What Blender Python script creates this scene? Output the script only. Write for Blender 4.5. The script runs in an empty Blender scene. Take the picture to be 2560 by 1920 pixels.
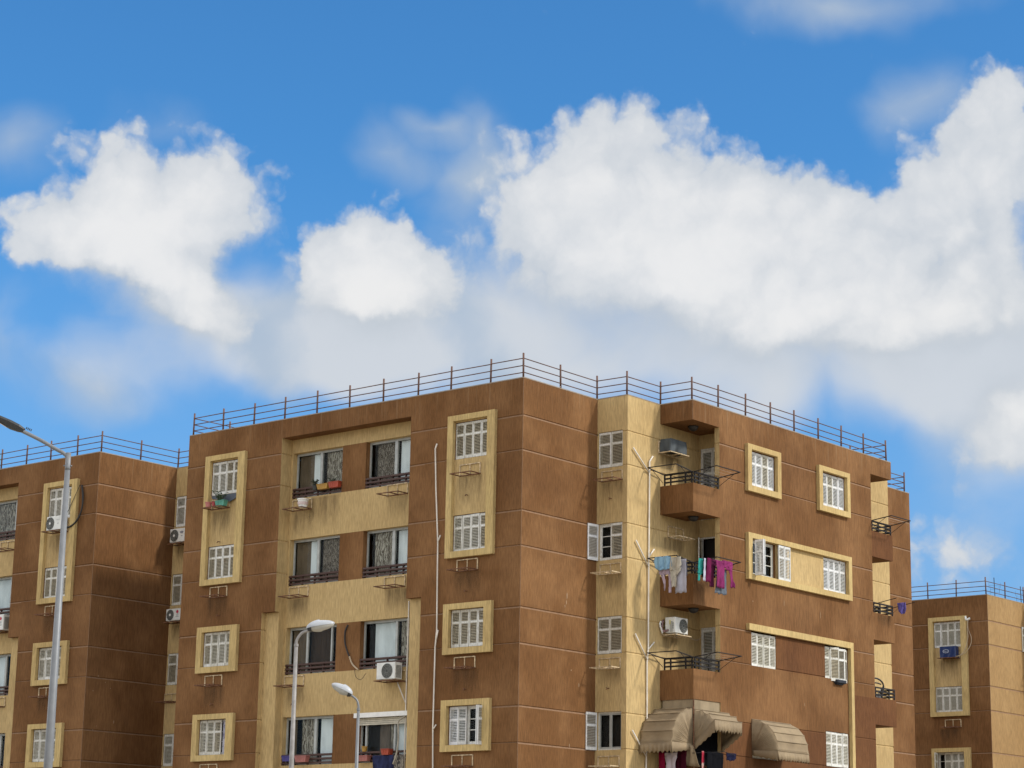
import bpy, bmesh, math, random
from mathutils import Vector, Matrix
rad = math.radians
PI = math.pi
random.seed(7)
sc = bpy.context.scene
COL = sc.collection

# ------------------------------------------------------------------ camera
CAM = Vector((42.0964, -51.0558, 1.6))
RIGHT = Vector((0.770538, 0.637160, 0.017301))
DOWN = Vector((-0.134247, 0.188764, -0.972803))
FWD = Vector((-0.623097, 0.747259, 0.230986))
cd = bpy.data.cameras.new('camera')
cam = bpy.data.objects.new('camera', cd)
COL.objects.link(cam)
M = Matrix.Identity(4)
for i in range(3):
    M[i][0] = RIGHT[i]; M[i][1] = -DOWN[i]; M[i][2] = -FWD[i]; M[i][3] = CAM[i]
cam.matrix_world = M
cd.sensor_width = 36.0
cd.lens = 5442.0/2560*36
cd.clip_end = 4000
sc.camera = cam
sc.view_settings.view_transform = 'Standard'
sc.view_settings.look = 'None'
sc.view_settings.gamma = 1
sc.view_settings.exposure = 0.0

# ------------------------------------------------------------------ sun
SUNV = Vector((1.0, 0.42, 0.88)).normalized()
SUN_EL = math.asin(SUNV.z)
SUN_AZ = math.atan2(SUNV.x, SUNV.y)
sd = bpy.data.lights.new('sun', 'SUN')
sd.energy = 3.3
sd.angle = rad(6.0)
sd.color = (1.0, 0.94, 0.85)
sun = bpy.data.objects.new('sun', sd)
COL.objects.link(sun)
sun.rotation_euler = SUNV.to_track_quat('Z', 'Y').to_euler()
sun.location = (30, 20, 60)

# ------------------------------------------------------------------ sky with clouds, laid out by azimuth and elevation
CUMULUS = [(-50.67,18.08,2.44,2.32,1.00),(-47.62,18.28,1.80,1.83,1.00),(-49.08,17.36,2.55,1.58,0.90),(-51.88,16.80,2.16,1.46,0.70),(-50.37,16.19,2.79,1.46,0.80),(-48.21,15.12,1.51,1.22,0.80),(-53.07,16.47,1.52,1.58,0.50),(-43.90,17.01,1.66,1.71,1.00),(-43.37,16.06,1.90,1.71,1.00),(-45.27,16.35,1.52,1.10,0.70),(-44.22,15.18,1.77,0.97,0.60),(-37.82,18.84,2.96,2.32,1.00),(-39.72,17.49,2.17,2.44,0.80),(-35.78,18.36,3.08,2.68,1.00),(-33.24,18.33,1.54,1.71,0.90),(-33.63,16.89,3.57,2.32,1.00),(-31.11,17.80,1.54,1.71,0.90),(-30.14,16.58,2.54,2.56,1.00),(-35.52,15.69,4.05,1.83,0.90),(-32.15,15.18,4.04,1.83,0.90),(-38.05,15.93,2.53,2.19,0.60),(-28.96,14.86,1.89,1.95,0.70),(-27.23,19.31,2.45,2.19,0.90),(-26.56,20.92,1.30,1.10,0.80),(-26.81,17.40,2.30,3.17,0.90),(-26.43,14.77,1.89,2.44,0.80),(-28.63,17.96,1.15,1.34,0.60),(-26.78,11.70,2.12,1.83,0.90),(-26.40,12.40,1.50,1.46,0.60),(-27.81,8.99,2.34,1.58,0.75),(-49.60,15.76,2.28,1.58,0.80),(-48.32,14.87,2.02,1.46,0.90),(-50.04,16.93,2.55,1.95,0.50),(-43.72,15.32,2.53,1.71,0.90),(-42.47,15.85,1.90,1.58,0.60),(-36.79,16.67,3.82,2.07,0.60),(-34.90,14.24,4.53,1.46,0.60),(-30.56,14.42,3.77,1.71,0.60),(-27.77,16.14,1.65,2.07,0.55)]
VEIL = [(-48.43,14.74,2.52,1.34,0.75),(-27.93,9.11,3.21,2.07,0.60),(-40.58,15.89,2.03,2.68,0.60),(-26.60,13.23,2.50,2.44,1.00),(-44.92,14.06,2.51,1.10,0.40),(-50.83,12.92,2.13,1.16,1.35),(-46.18,14.19,3.27,1.22,0.75),(-41.43,14.53,6.55,1.83,1.10),(-37.40,13.87,8.03,1.83,1.10),(-44.96,14.91,3.28,1.58,0.70),(-29.35,14.03,5.02,1.58,0.80),(-26.69,14.07,3.14,2.68,0.90),(-40.80,19.88,1.04,1.34,1.00),(-41.79,18.77,1.54,0.73,0.80),(-43.60,19.32,1.16,0.85,1.10),(-42.21,19.97,0.78,0.49,1.00),(-53.50,18.92,1.29,0.91,0.95),(-30.63,23.24,3.71,0.79,1.25),(-33.04,13.13,1.38,1.10,1.00),(-53.48,13.82,1.00,1.22,0.90),(-27.82,12.44,2.50,2.44,0.40),(-41.14,18.31,1.41,1.83,0.45),(-49.84,19.69,1.81,0.73,0.60),(-28.42,20.67,1.56,1.10,0.95),(-27.94,16.50,3.18,3.66,0.50)]
W = bpy.data.worlds.new('World')
sc.world = W
W.use_nodes = True
nt = W.node_tree
nt.nodes.clear()
def N(t, **k):
    n = nt.nodes.new(t)
    for a, v in k.items(): setattr(n, a, v)
    return n
def L(a, b): nt.links.new(a, b)
def setin(n, i, v):
    if hasattr(v, 'is_output'): L(v, n.inputs[i])
    else: n.inputs[i].default_value = v
def math_(op, a, b=0.0, clamp=False):
    n = N('ShaderNodeMath', operation=op); n.use_clamp = clamp
    setin(n, 0, a); setin(n, 1, b); return n.outputs[0]
def vmath(op, a, b=(0, 0, 0)):
    n = N('ShaderNodeVectorMath', operation=op)
    setin(n, 0, a); setin(n, 1, b); return n.outputs[0]
def smooth(x, lo, hi, a=0.0, b=1.0):
    n = N('ShaderNodeMapRange', interpolation_type='SMOOTHSTEP')
    setin(n, 0, x); n.inputs[1].default_value = lo; n.inputs[2].default_value = hi
    n.inputs[3].default_value = a; n.inputs[4].default_value = b
    return n.outputs[0]
def noise(v, scale, detail=6, rough=.55, col=False, lac=2.0):
    n = N('ShaderNodeTexNoise'); n.inputs['Scale'].default_value = scale
    n.inputs['Detail'].default_value = detail; n.inputs['Roughness'].default_value = rough
    n.inputs['Lacunarity'].default_value = lac
    L(v, n.inputs['Vector']); return n.outputs['Color' if col else 'Fac']
def mixc(f, a, b):
    n = N('ShaderNodeMix', data_type='RGBA'); setin(n, 0, f)
    for i, v in ((6, a), (7, b)):
        if hasattr(v, 'is_output'): L(v, n.inputs[i])
        else: n.inputs[i].default_value = (*v, 1)
    return n.outputs[2]
out = N('ShaderNodeOutputWorld'); bg = N('ShaderNodeBackground')
bg.inputs['Strength'].default_value = 0.1
L(bg.outputs[0], out.inputs[0])
tc = N('ShaderNodeTexCoord'); sep = N('ShaderNodeSeparateXYZ')
L(tc.outputs['Generated'], sep.inputs[0])
az = math_('ARCTAN2', sep.outputs[0], sep.outputs[1])
el = math_('ARCSINE', sep.outputs[2])
cmb = N('ShaderNodeCombineXYZ')
L(math_('MULTIPLY', az, 57.29578), cmb.inputs[0]); L(math_('MULTIPLY', el, 57.29578), cmb.inputs[1])
P = cmb.outputs[0]                                           # (azimuth, elevation) in degrees
warp = vmath('SUBTRACT', noise(P, .45, 5, .6, True), (.5, .5, .5))
PW = vmath('ADD', P, vmath('MULTIPLY', warp, (1.7, 1.5, 0)))
warp2 = vmath('SUBTRACT', noise(P, .28, 3, .5, True), (.5, .5, .5))
PV = vmath('ADD', P, vmath('MULTIPLY', warp2, (3.0, 2.0, 0)))
def field(v, blobs, gain):
    s = None
    for (a, e, rx, ry, w) in blobs:
        mp = N('ShaderNodeMapping', vector_type='POINT'); L(v, mp.inputs[0])
        mp.inputs['Scale'].default_value = (1/(rx*gain), 1/(ry*gain), 0); mp.inputs['Location'].default_value = (-a/(rx*gain), -e/(ry*gain), 0)
        g = N('ShaderNodeTexGradient', gradient_type='SPHERICAL'); L(mp.outputs[0], g.inputs[0])
        t = math_('MULTIPLY', g.outputs['Fac'], w)
        s = t if s is None else math_('ADD', s, t)
    return s
FC = field(PW, CUMULUS, 1.15)
FU = field(vmath('ADD', PW, (0, 1.8, 0)), CUMULUS, 1.15)   # the cloud a degree higher up: tells tops from undersides
FV = field(PV, VEIL, 1.4)
def billow(v, scale, det):
    n = N('ShaderNodeTexVoronoi', feature='SMOOTH_F1', voronoi_dimensions='2D'); L(v, n.inputs['Vector'])
    n.inputs['Scale'].default_value = scale; n.inputs['Smoothness'].default_value = .35
    n.inputs['Detail'].default_value = det; n.inputs['Roughness'].default_value = .5
    return math_('SUBTRACT', .45, n.outputs['Distance'])
n_edge = math_('SUBTRACT', noise(PW, .55, 9, .55), .5)
n_soft = math_('SUBTRACT', noise(PV, .5, 6, .5), .5)
n_fine = math_('SUBTRACT', noise(P, 2.6, 7, .6), .5)
bil = billow(PW, .85, 3.0)
under = smooth(math_('SUBTRACT', FU, FC), -.35, 1.0)
top = math_('SUBTRACT', 1.0, under)
dC = math_('ADD', FC, math_('ADD', math_('MULTIPLY', n_edge, .75), math_('ADD', math_('MULTIPLY', n_fine, .16), math_('MULTIPLY', bil, math_('MULTIPLY', top, .55)))))
dV = math_('ADD', FV, math_('MULTIPLY', n_soft, .9))
aC = smooth(math_('DIVIDE', math_('SUBTRACT', dC, .12), math_('ADD', .52, math_('MULTIPLY', under, 1.5))), 0.0, 1.0)
aV = math_('MULTIPLY', smooth(dV, .10, 1.75), .92)
# the rest of the sky (out of view): scattered cumulus, made extra bright to fill the shaded walls
inwin = math_('MULTIPLY', smooth(math_('ABSOLUTE', math_('ADD', math_('MULTIPLY', az, 57.29578), 40)), 17, 24, 1, 0), smooth(math_('MULTIPLY', el, 57.29578), 26, 33, 1, 0))
gen = smooth(noise(tc.outputs['Generated'], 2.4, 7, .55), .40, .58)
outw = math_('MULTIPLY', gen, math_('SUBTRACT', 1.0, inwin))
sky = N('ShaderNodeTexSky', sky_type='NISHITA')
sky.sun_disc = False; sky.sun_elevation = SUN_EL; sky.sun_rotation = SUN_AZ
sky.air_density = 1.0; sky.dust_density = 0.6; sky.ozone_density = 1.5
tint = vmath('MULTIPLY', sky.outputs[0], (0.48, 1.15, 1.66))
tint = mixc(smooth(math_('MULTIPLY', el, 57.29578), 3, 20, .72, 0), tint, (2.35, 4.25, 7.6))
lit = math_('SUBTRACT', math_('MULTIPLY', FC, .70), math_('MULTIPLY', under, 1.25))
shade = smooth(math_('ADD', math_('ADD', lit, math_('MULTIPLY', n_soft, .8)), math_('ADD', math_('MULTIPLY', n_edge, .6), math_('MULTIPLY', bil, .5))), -.40, 1.55)
ccol = mixc(shade, (5.3, 5.85, 6.5), (8.5, 8.5, 8.5))
vcol = mixc(smooth(math_('ADD', FU, math_('MULTIPLY', n_soft, .8)), .0, 1.1), (4.6, 5.45, 6.5), (6.6, 6.9, 7.25))
base = mixc(math_('MULTIPLY', aV, 1.0, True), tint, vcol)
base = mixc(math_('MULTIPLY', aC, .97), base, ccol)
base = mixc(outw, base, (18.6, 18.2, 17.7))
L(base, bg.inputs['Color'])

# ------------------------------------------------------------------ materials
MATS = {}
class NB:
    def __init__(s, name):
        s.m = bpy.data.materials.new(name); s.m.use_nodes = True
        s.t = s.m.node_tree; s.b = s.t.nodes['Principled BSDF']; s.o = s.t.nodes['Material Output']
    def n(s, t, **k):
        x = s.t.nodes.new(t)
        for a, v in k.items(): setattr(x, a, v)
        return x
    def put(s, sock, v):
        if hasattr(v, 'is_output'): s.t.links.new(v, sock)
        elif isinstance(v, tuple) and len(v) == 3 and sock.type == 'RGBA': sock.default_value = (*v, 1)
        else: sock.default_value = v
    def pos(s, scale=(1, 1, 1), obj=False):
        if obj: o = s.n('ShaderNodeTexCoord').outputs['Object']
        else: o = s.n('ShaderNodeNewGeometry').outputs['Position']
        v = s.n('ShaderNodeVectorMath', operation='MULTIPLY'); s.put(v.inputs[0], o); v.inputs[1].default_value = scale
        return v.outputs[0]
    def noise(s, v, sc_, det=4, ro=.55):
        x = s.n('ShaderNodeTexNoise'); s.put(x.inputs['Vector'], v)
        x.inputs['Scale'].default_value = sc_; x.inputs['Detail'].default_value = det; x.inputs['Roughness'].default_value = ro
        return x.outputs['Fac']
    def mr(s, x, a, b, c=0., d=1., st=True):
        m = s.n('ShaderNodeMapRange'); m.interpolation_type = 'SMOOTHSTEP' if st else 'LINEAR'
        s.put(m.inputs[0], x); m.inputs[1].default_value = a; m.inputs[2].default_value = b
        m.inputs[3].default_value = c; m.inputs[4].default_value = d; return m.outputs[0]
    def ma(s, op, a, b=0.):
        m = s.n('ShaderNodeMath', operation=op); s.put(m.inputs[0], a); s.put(m.inputs[1], b); return m.outputs[0]
    def mix(s, f, a, b, bt='MIX'):
        m = s.n('ShaderNodeMix', data_type='RGBA', blend_type=bt)
        s.put(m.inputs[0], f); s.put(m.inputs[6], a); s.put(m.inputs[7], b); return m.outputs[2]
    def bump(s, h, st=.3, dist=.02):
        x = s.n('ShaderNodeBump'); x.inputs['Strength'].default_value = st; x.inputs['Distance'].default_value = dist
        s.put(x.inputs['Height'], h); s.t.links.new(x.outputs[0], s.b.inputs['Normal'])
    def fin(s, color, rough=.9, metal=0., spec=.3):
        s.put(s.b.inputs['Base Color'], color); s.put(s.b.inputs['Roughness'], rough)
        s.put(s.b.inputs['Metallic'], metal); s.put(s.b.inputs['Specular IOR Level'], spec)
        MATS[s.m.name] = s.m; return s.m
def plain(name, c, rough=.6, metal=0., var=.12, scale=6., spec=.4):
    b = NB(name)
    nz = b.noise(b.pos(obj=True), scale, 5)
    col = b.mix(b.mr(nz, .3, .7), tuple(x*(1-var) for x in c), tuple(min(1, x*(1+var)) for x in c))
    return b.fin(col, rough, metal, spec)

def stucco(name, c, warm, stain, drip, rk=.30):
    """painted rough-cast render: vertical rake marks, weather patches, pale drips below the roof edge"""
    b = NB(name)
    rake = b.noise(b.pos((5.5, 5.5, .45)), 1.0, 6, .65)
    fine = b.noise(b.pos((26, 26, 3.2)), 1.0, 4, .6)
    patch = b.noise(b.pos((.42, .42, .30)), 1.0, 4, .55)
    patch2 = b.noise(b.pos((1.3, 1.3, .9)), 1.0, 5, .6)
    col = b.mix(b.mr(patch, .40, .62), c, warm)
    col = b.mix(b.mr(patch2, .45, .75, 0, .35), col, stain)
    col = b.mix(b.mr(rake, .35, .72, 0, rk), col, stain)
    grime = b.noise(b.pos((.16, .16, .24)), 1.0, 5, .6)
    col = b.mix(b.mr(grime, .46, .66, 0, .5), col, stain)
    dark = b.mix(b.mr(fine, .3, .7), (.80, .80, .80), (1.14, 1.14, 1.14))
    col = b.mix(1.0, col, dark, 'MULTIPLY')
    sepz = b.n('ShaderNodeSeparateXYZ'); b.put(sepz.inputs[0], b.n('ShaderNodeNewGeometry').outputs['Position'])
    top = b.mr(sepz.outputs[2], 16.2, 17.6)
    dn = b.noise(b.pos((9, 9, .22)), 1.0, 5, .7)
    col = b.mix(b.ma('MULTIPLY', b.mr(dn, .52, .74), b.ma('MULTIPLY', top, .42)), col, drip)
    b.bump(b.ma('ADD', b.ma('MULTIPLY', fine, .6), rake), .5, .02)
    return b.fin(col, .95, 0, .15)
BROWN = stucco('brown_render', (.148,.069,.0255), (.212,.107,.044), (.115,.053,.021), (.30, .20, .115), .07)
BROWND = stucco('repainted_shaded_brown', (.118, .050, .020), (.150, .066, .026), (.10, .043, .018), (.36, .26, .16), .1)  # repainted patches, plus the lower bay's shading painted in as darker brown
CREAM = stucco('cream_render', (.455,.324,.150), (.482,.346,.163), (.355,.24,.105), (.30, .19, .085), .16)
TRIM = stucco('trim_render', (.48,.352,.152), (.51,.38,.17), (.355,.24,.105), (.30, .19, .085), .2)
TAN = stucco('tan_render', (.30, .185, .080), (.34, .215, .095), (.23, .138, .056), (.30, .19, .085), .18)

def paint(name, wear, lo=(.58, .57, .52), hi=(.74, .74, .71)):
    b = NB(name)
    rnd = b.n('ShaderNodeObjectInfo').outputs['Random']
    comb = b.n('ShaderNodeVectorMath', operation='ADD')
    b.put(comb.inputs[0], b.pos((7, 7, 3.5), obj=True))
    cx = b.n('ShaderNodeCombineXYZ'); b.put(cx.inputs[0], b.ma('MULTIPLY', rnd, 40)); b.put(cx.inputs[2], b.ma('MULTIPLY', rnd, 23))
    b.put(comb.inputs[1], cx.outputs[0])
    n1 = b.noise(comb.outputs[0], 1.0, 8, .72)
    n2 = b.noise(comb.outputs[0], 3.0, 4, .5)
    col = b.mix(b.mr(n2, .35, .7), lo, hi)
    col = b.mix(1.0, col, b.mix(rnd, (.80, .78, .72), (1, 1, 1)), 'MULTIPLY')
    col = b.mix(b.mr(n1, wear, wear+.13), col, (.25, .17, .10))
    b.bump(n1, .15, .004)
    return b.fin(col, .6, 0, .3)
SHUT = paint('shutter_paint', .70)
SHUT_OLD = paint('worn_shutter_paint', .58)
SLAT = paint('shutter_slat', .66, (.50, .47, .38), (.62, .60, .52))
SLAT_OLD = paint('worn_shutter_slat', .55, (.40, .35, .25), (.52, .47, .36))
INNER = plain('inner_wood', (.10, .078, .045), .9)
PALE = plain('pale_joint', (.20, .115, .062), .95)  # paler brown for the lower lip of each joint and the corner beads
SHUT_NEW = paint('white_shutter_paint', .78, (.64, .65, .66), (.76, .77, .78))
SLAT_NEW = paint('white_shutter_slat', .74, (.56, .57, .56), (.70, .71, .70))
DARK = plain('dark_interior', (.016, .013, .011), .9)
ALU = plain('aluminium_frame', (.36, .37, .345), .45, .2)
RAILM = plain('brown_rail_paint', (.060, .028, .020), .6)
IRON = plain('dark_iron', (.009, .0065, .006), .8)
ROOFM = plain('rusty_railing', (.105, .052, .036), .7, 0, .3, 3)
RUST = plain('rusty_steel', (.13, .058, .028), .85, 0, .5, 14)
BRKP = plain('peeling_bracket_paint', (.47, .36, .22), .8, 0, .4, 14)
WHITEP = plain('white_plastic', (.70, .69, .65), .5, 0, .06)
PIPE = plain('white_pipe', (.62, .57, .49), .5, 0, .12, 2)
ACW = plain('ac_casing', (.60, .60, .56), .5, 0, .10, 4)
ACD = plain('ac_fan', (.035, .037, .032), .6)
ACG = plain('ac_side', (.33, .33, .30), .6)
GALV = plain('galvanised_pole', (.17, .175, .18), .5, .25, .08, 5)
GALV2 = plain('weathered_pole', (.23, .215, .20), .55, .2, .15, 6)
LAMPW = plain('lamp_shell', (.36, .375, .39), .4, 0, .05)
LAMPG = plain('lamp_bowl', (.36, .35, .31), .25, 0, .05)
LAMPD = plain('lamp_body', (.028, .029, .028), .5)
LENS = plain('lamp_lens', (.85, .85, .85), .2)
CANVAS = None
def canvas():
    b = NB('awning_canvas')
    n1 = b.noise(b.pos((1.2, 1.2, 1.6)), 1.0, 6, .6)
    n2 = b.noise(b.pos((14, 14, 14)), 1.0, 5, .6)
    col = b.mix(b.mr(n1, .32, .7), (.215, .160, .098), (.285, .215, .13))
    col = b.mix(b.mr(n2, .5, .8, 0, .4), col, (.21, .14, .075))
    b.bump(n2, .15, .01)
    return b.fin(col, .85, 0, .2)
CANVAS = canvas()
def lace(name, a, c2, scale, dist):
    b = NB(name)
    w = b.n('ShaderNodeTexWave'); w.wave_type = 'BANDS'; w.bands_direction = 'X'
    b.put(w.inputs['Vector'], b.pos((1, 0, .35))); w.inputs['Scale'].default_value = scale
    w.inputs['Distortion'].default_value = dist; w.inputs['Detail'].default_value = 4; w.inputs['Detail Scale'].default_value = 2.6
    n1 = b.noise(b.pos((4, 4, 2)), 1.0, 5)
    col = b.mix(b.mr(w.outputs['Fac'], .35, .8), a, c2)
    col = b.mix(b.mr(n1, .4, .75, 0, .5), col, a)
    return b.fin(col, .9, 0, .1)
LACE = lace('lace_curtain', (.13, .105, .08), (.42, .38, .32), 3.0, 14)
LACED = lace('dark_lace_curtain', (.075, .058, .044), (.235, .20, .165), 3.6, 18)
def cloth(name, c, c2=None, sc_=9., fold=True):
    b = NB(name)
    n1 = b.noise(b.pos((sc_, sc_, sc_*.35)), 1.0, 5, .6)
    c2 = c2 or tuple(x*.68 for x in c)
    b.bump(n1, .4, .02)
    return b.fin(b.mix(b.mr(n1, .38, .66), c, c2), .95, 0, .05)
SKYREFL = cloth('white_sky_reflection', (.74, .77, .79), (.58, .61, .63), 2.2)  # white sheet behind the glass: sky reflection put into the colour
TAUPE = cloth('taupe_curtain', (.17, .125, .085), (.12, .088, .06), 3)
BRNC = cloth('brown_curtain', (.062, .042, .030), (.042, .030, .022), 3)
GREYC = cloth('grey_curtain', (.16, .125, .10), (.10, .08, .065), 5)
def glass():
    b = NB('window_glass')
    tr = b.n('ShaderNodeBsdfTransparent'); gl = b.n('ShaderNodeBsdfGlossy'); gl.inputs['Roughness'].default_value = .02
    tr.inputs[0].default_value = (.93, .95, .94, 1)
    fr = b.n('ShaderNodeFresnel'); fr.inputs[0].default_value = 1.12
    mx = b.n('ShaderNodeMixShader'); b.put(mx.inputs[0], fr.outputs[0])
    b.t.links.new(tr.outputs[0], mx.inputs[1]); b.t.links.new(gl.outputs[0], mx.inputs[2])
    b.t.links.new(mx.outputs[0], b.o.inputs[0]); MATS['window_glass'] = b.m; return b.m
GLASS = glass()
def stain_mat():
    """dirt washed down the render below a bracket or sill, in uneven vertical runs"""
    b = NB('water_stain')
    uv = b.n('ShaderNodeUVMap'); s2 = b.n('ShaderNodeSeparateXYZ'); b.put(s2.inputs[0], uv.outputs[0])
    u, v = s2.outputs[0], s2.outputs[1]
    runs = b.noise(b.pos((5, 5, .6)), 1.0, 6, .65)
    edge = b.ma('MULTIPLY', b.mr(u, 0, .22), b.mr(u, .78, 1, 1, 0))
    fall = b.ma('MULTIPLY', b.mr(v, 0, .85), b.mr(v, .93, 1, 1, 0))
    a = b.ma('MULTIPLY', b.ma('MULTIPLY', edge, fall), b.mr(runs, .30, .75, .10, .50))
    tr = b.n('ShaderNodeBsdfTransparent'); mx = b.n('ShaderNodeMixShader')
    b.put(mx.inputs[0], a); b.t.links.new(tr.outputs[0], mx.inputs[1]); b.t.links.new(b.b.outputs[0], mx.inputs[2])
    b.t.links.new(mx.outputs[0], b.o.inputs[0])
    return b.fin((.085, .052, .028), .95, 0, .1)
STAIN = stain_mat()

# ------------------------------------------------------------------ builders
def FA(c): return lambda u, z, d: Vector((u, c-d, z))      # wall facing -y, u runs along x, d is outward
def FB(c): return lambda u, z, d: Vector((c+d, u, z))      # wall facing +x, u runs along y
class MB:
    def __init__(s): s.v = []; s.f = []; s.m = []; s.uv = {}
    def face(s, pts, mi=0, uv=None):
        b = len(s.v); s.v += [Vector(p) for p in pts]; s.f.append(tuple(range(b, b+len(pts)))); s.m.append(mi)
        if uv: s.uv[len(s.f)-1] = uv
    def box(s, F, u0, u1, z0, z1, d0, d1, mi=0):
        b = len(s.v)
        s.v += [F(u, z, d) for d in (d0, d1) for z in (z0, z1) for u in (u0, u1)]
        for q in ((0, 1, 3, 2), (4, 6, 7, 5), (0, 4, 5, 1), (2, 3, 7, 6), (0, 2, 6, 4), (1, 5, 7, 3)):
            s.f.append(tuple(b+i for i in q)); s.m.append(mi)
    def cbox(s, c, x, y, z, mi=0):
        s.box(FA(0), c[0]-x/2, c[0]+x/2, c[2]-z/2, c[2]+z/2, -c[1]-y/2, -c[1]+y/2, mi)
    def tube(s, pts, r, n=8, mi=0, caps=True):
        pts = [Vector(p) for p in pts]; rs = r if isinstance(r, (list, tuple)) else [r]*len(pts)
        b = len(s.v); up = Vector((0, 0, 1))
        t0 = (pts[1]-pts[0]).normalized()
        a = t0.orthogonal().normalized()
        for i, p in enumerate(pts):
            if i == 0: t = pts[1]-p
            elif i == len(pts)-1: t = p-pts[i-1]
            else: t = (pts[i+1]-p).normalized()+(p-pts[i-1]).normalized()
            t.normalize(); a = (a-t*a.dot(t)).normalized(); c = t.cross(a)
            for k in range(n):
                an = 2*PI*k/n; s.v.append(p+(a*math.cos(an)+c*math.sin(an))*rs[i])
        for i in range(len(pts)-1):
            for k in range(n):
                k2 = (k+1) % n
                s.f.append((b+i*n+k, b+i*n+k2, b+(i+1)*n+k2, b+(i+1)*n+k)); s.m.append(mi)
        if caps:
            s.f.append(tuple(b+k for k in range(n))[::-1]); s.m.append(mi)
            e = b+(len(pts)-1)*n; s.f.append(tuple(e+k for k in range(n))); s.m.append(mi)
    def bar(s, p, q, w, mi=0):
        s.tube([p, q], w*.7, 4, mi)
    def lathe(s, c, prof, n=16, mi=0, axis=None):
        """prof: list of (radius, height) around z through c; axis: optional 3x3 matrix"""
        b = len(s.v); c = Vector(c)
        for (r, h) in prof:
            for k in range(n):
                a = 2*PI*k/n; w = Vector((r*math.cos(a), r*math.sin(a), h))
                s.v.append(c+(axis @ w if axis else w))
        for i in range(len(prof)-1):
            for k in range(n):
                k2 = (k+1) % n
                s.f.append((b+i*n+k, b+i*n+k2, b+(i+1)*n+k2, b+(i+1)*n+k)); s.m.append(mi)
    def build(s, name, mats, parent=None, smooth=False, off=None, bevel=0, weld=False):
        me = bpy.data.meshes.new(name)
        if off is not None:
            o_ = Vector(off); vs = [p-o_ for p in s.v]
        else: vs = s.v
        me.from_pydata([tuple(p) for p in vs], [], s.f)
        for m_ in (mats if isinstance(mats, (list, tuple)) else [mats]): me.materials.append(m_)
        for i, p in enumerate(me.polygons): p.material_index = s.m[i]; p.use_smooth = smooth
        if s.uv:
            ul = me.uv_layers.new(name='UVMap')
            for fi, uvs in s.uv.items():
                for li, uv in zip(me.polygons[fi].loop_indices, uvs): ul.data[li].uv = uv
        bm = bmesh.new(); bm.from_mesh(me)
        if weld: bmesh.ops.remove_doubles(bm, verts=bm.verts, dist=.0008)
        bmesh.ops.recalc_face_normals(bm, faces=bm.faces); bm.to_mesh(me); bm.free()
        me.update()
        o = bpy.data.objects.new(name, me); COL.objects.link(o)
        if parent: o.parent = parent
        if off is not None: o.location = off
        if bevel:
            md = o.modifiers.new('bevel', 'BEVEL'); md.width = bevel; md.segments = 2; md.limit_method = 'ANGLE'
        return o
def thing(name, label, cat, loc=(0, 0, 0), rz=0., group=None):
    o = bpy.data.objects.new(name, None); COL.objects.link(o)
    o.location = loc; o.rotation_euler = (0, 0, rz); o.empty_display_size = .2
    o['label'] = label; o['category'] = cat
    if group: o['group'] = group
    return o
def tag(o, label, cat, group=None):
    o['label'] = label; o['category'] = cat
    if group: o['group'] = group
    return o
def dup(root, loc, rz, label, group=None):
    r = root.copy(); COL.objects.link(r); r.location = loc; r.rotation_euler = (0, 0, rz); r['label'] = label
    if group: r['group'] = group
    for ch in list(root.children):
        c = ch.copy(); COL.objects.link(c); c.parent = r
        for g in list(ch.children):
            d = g.copy(); COL.objects.link(d); d.parent = c
    return r

def inr(a, b, r): return r[0]-1e-6 <= a and b <= r[1]+1e-6
def wall(mb, F, u0, u1, z0, z1, grooves=(), holes=(), patches=(), mi=0, hole_d=.16, reveal=None, lip_mi=None):
    """a rendered wall with V joints; holes and cream patches are (u0,u1,z0,z1[,mi])"""
    us = {u0, u1}; zs = {z0, z1}
    for h in list(holes)+list(patches):
        for u in h[:2]:
            if u0 < u < u1: us.add(u)
        for z in h[2:4]:
            if z0 < z < z1: zs.add(z)
    gh = .022; gl = .050
    for g in grooves:
        for z in (g-gl, g, g+gh):
            if z0 < z < z1: zs.add(z)
    us = sorted(us); zs = sorted(zs)
    gd = .024
    for i in range(len(us)-1):
        for j in range(len(zs)-1):
            a, b, c, d = us[i], us[i+1], zs[j], zs[j+1]
            if any(inr(a, b, h[:2]) and inr(c, d, h[2:4]) for h in holes): continue
            m = mi; pt = None
            for p in patches:
                if inr(a, b, p[:2]) and inr(c, d, p[2:4]): pt = p; m = p[4]
            dl = dh = 0.
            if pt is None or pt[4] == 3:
                for g in grooves:
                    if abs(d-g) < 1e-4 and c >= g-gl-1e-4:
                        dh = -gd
                        if lip_mi is not None and pt is None: m = lip_mi
                    if abs(c-g) < 1e-4 and d <= g+gh+1e-4: dl = -gd
            mb.face([F(a, c, dl), F(b, c, dl), F(b, d, dh), F(a, d, dh)], m)
    for h in holes:
        a, b, c, d = h[:4]; r = mi if reveal is None else reveal
        mb.face([F(a, c, 0), F(a, d, 0), F(a, d, -hole_d), F(a, c, -hole_d)], r)
        mb.face([F(b, c, 0), F(b, d, 0), F(b, d, -hole_d), F(b, c, -hole_d)], r)
        mb.face([F(a, c, 0), F(b, c, 0), F(b, c, -hole_d), F(a, c, -hole_d)], r)
        mb.face([F(a, d, 0), F(b, d, 0), F(b, d, -hole_d), F(a, d, -hole_d)], r)

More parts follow.
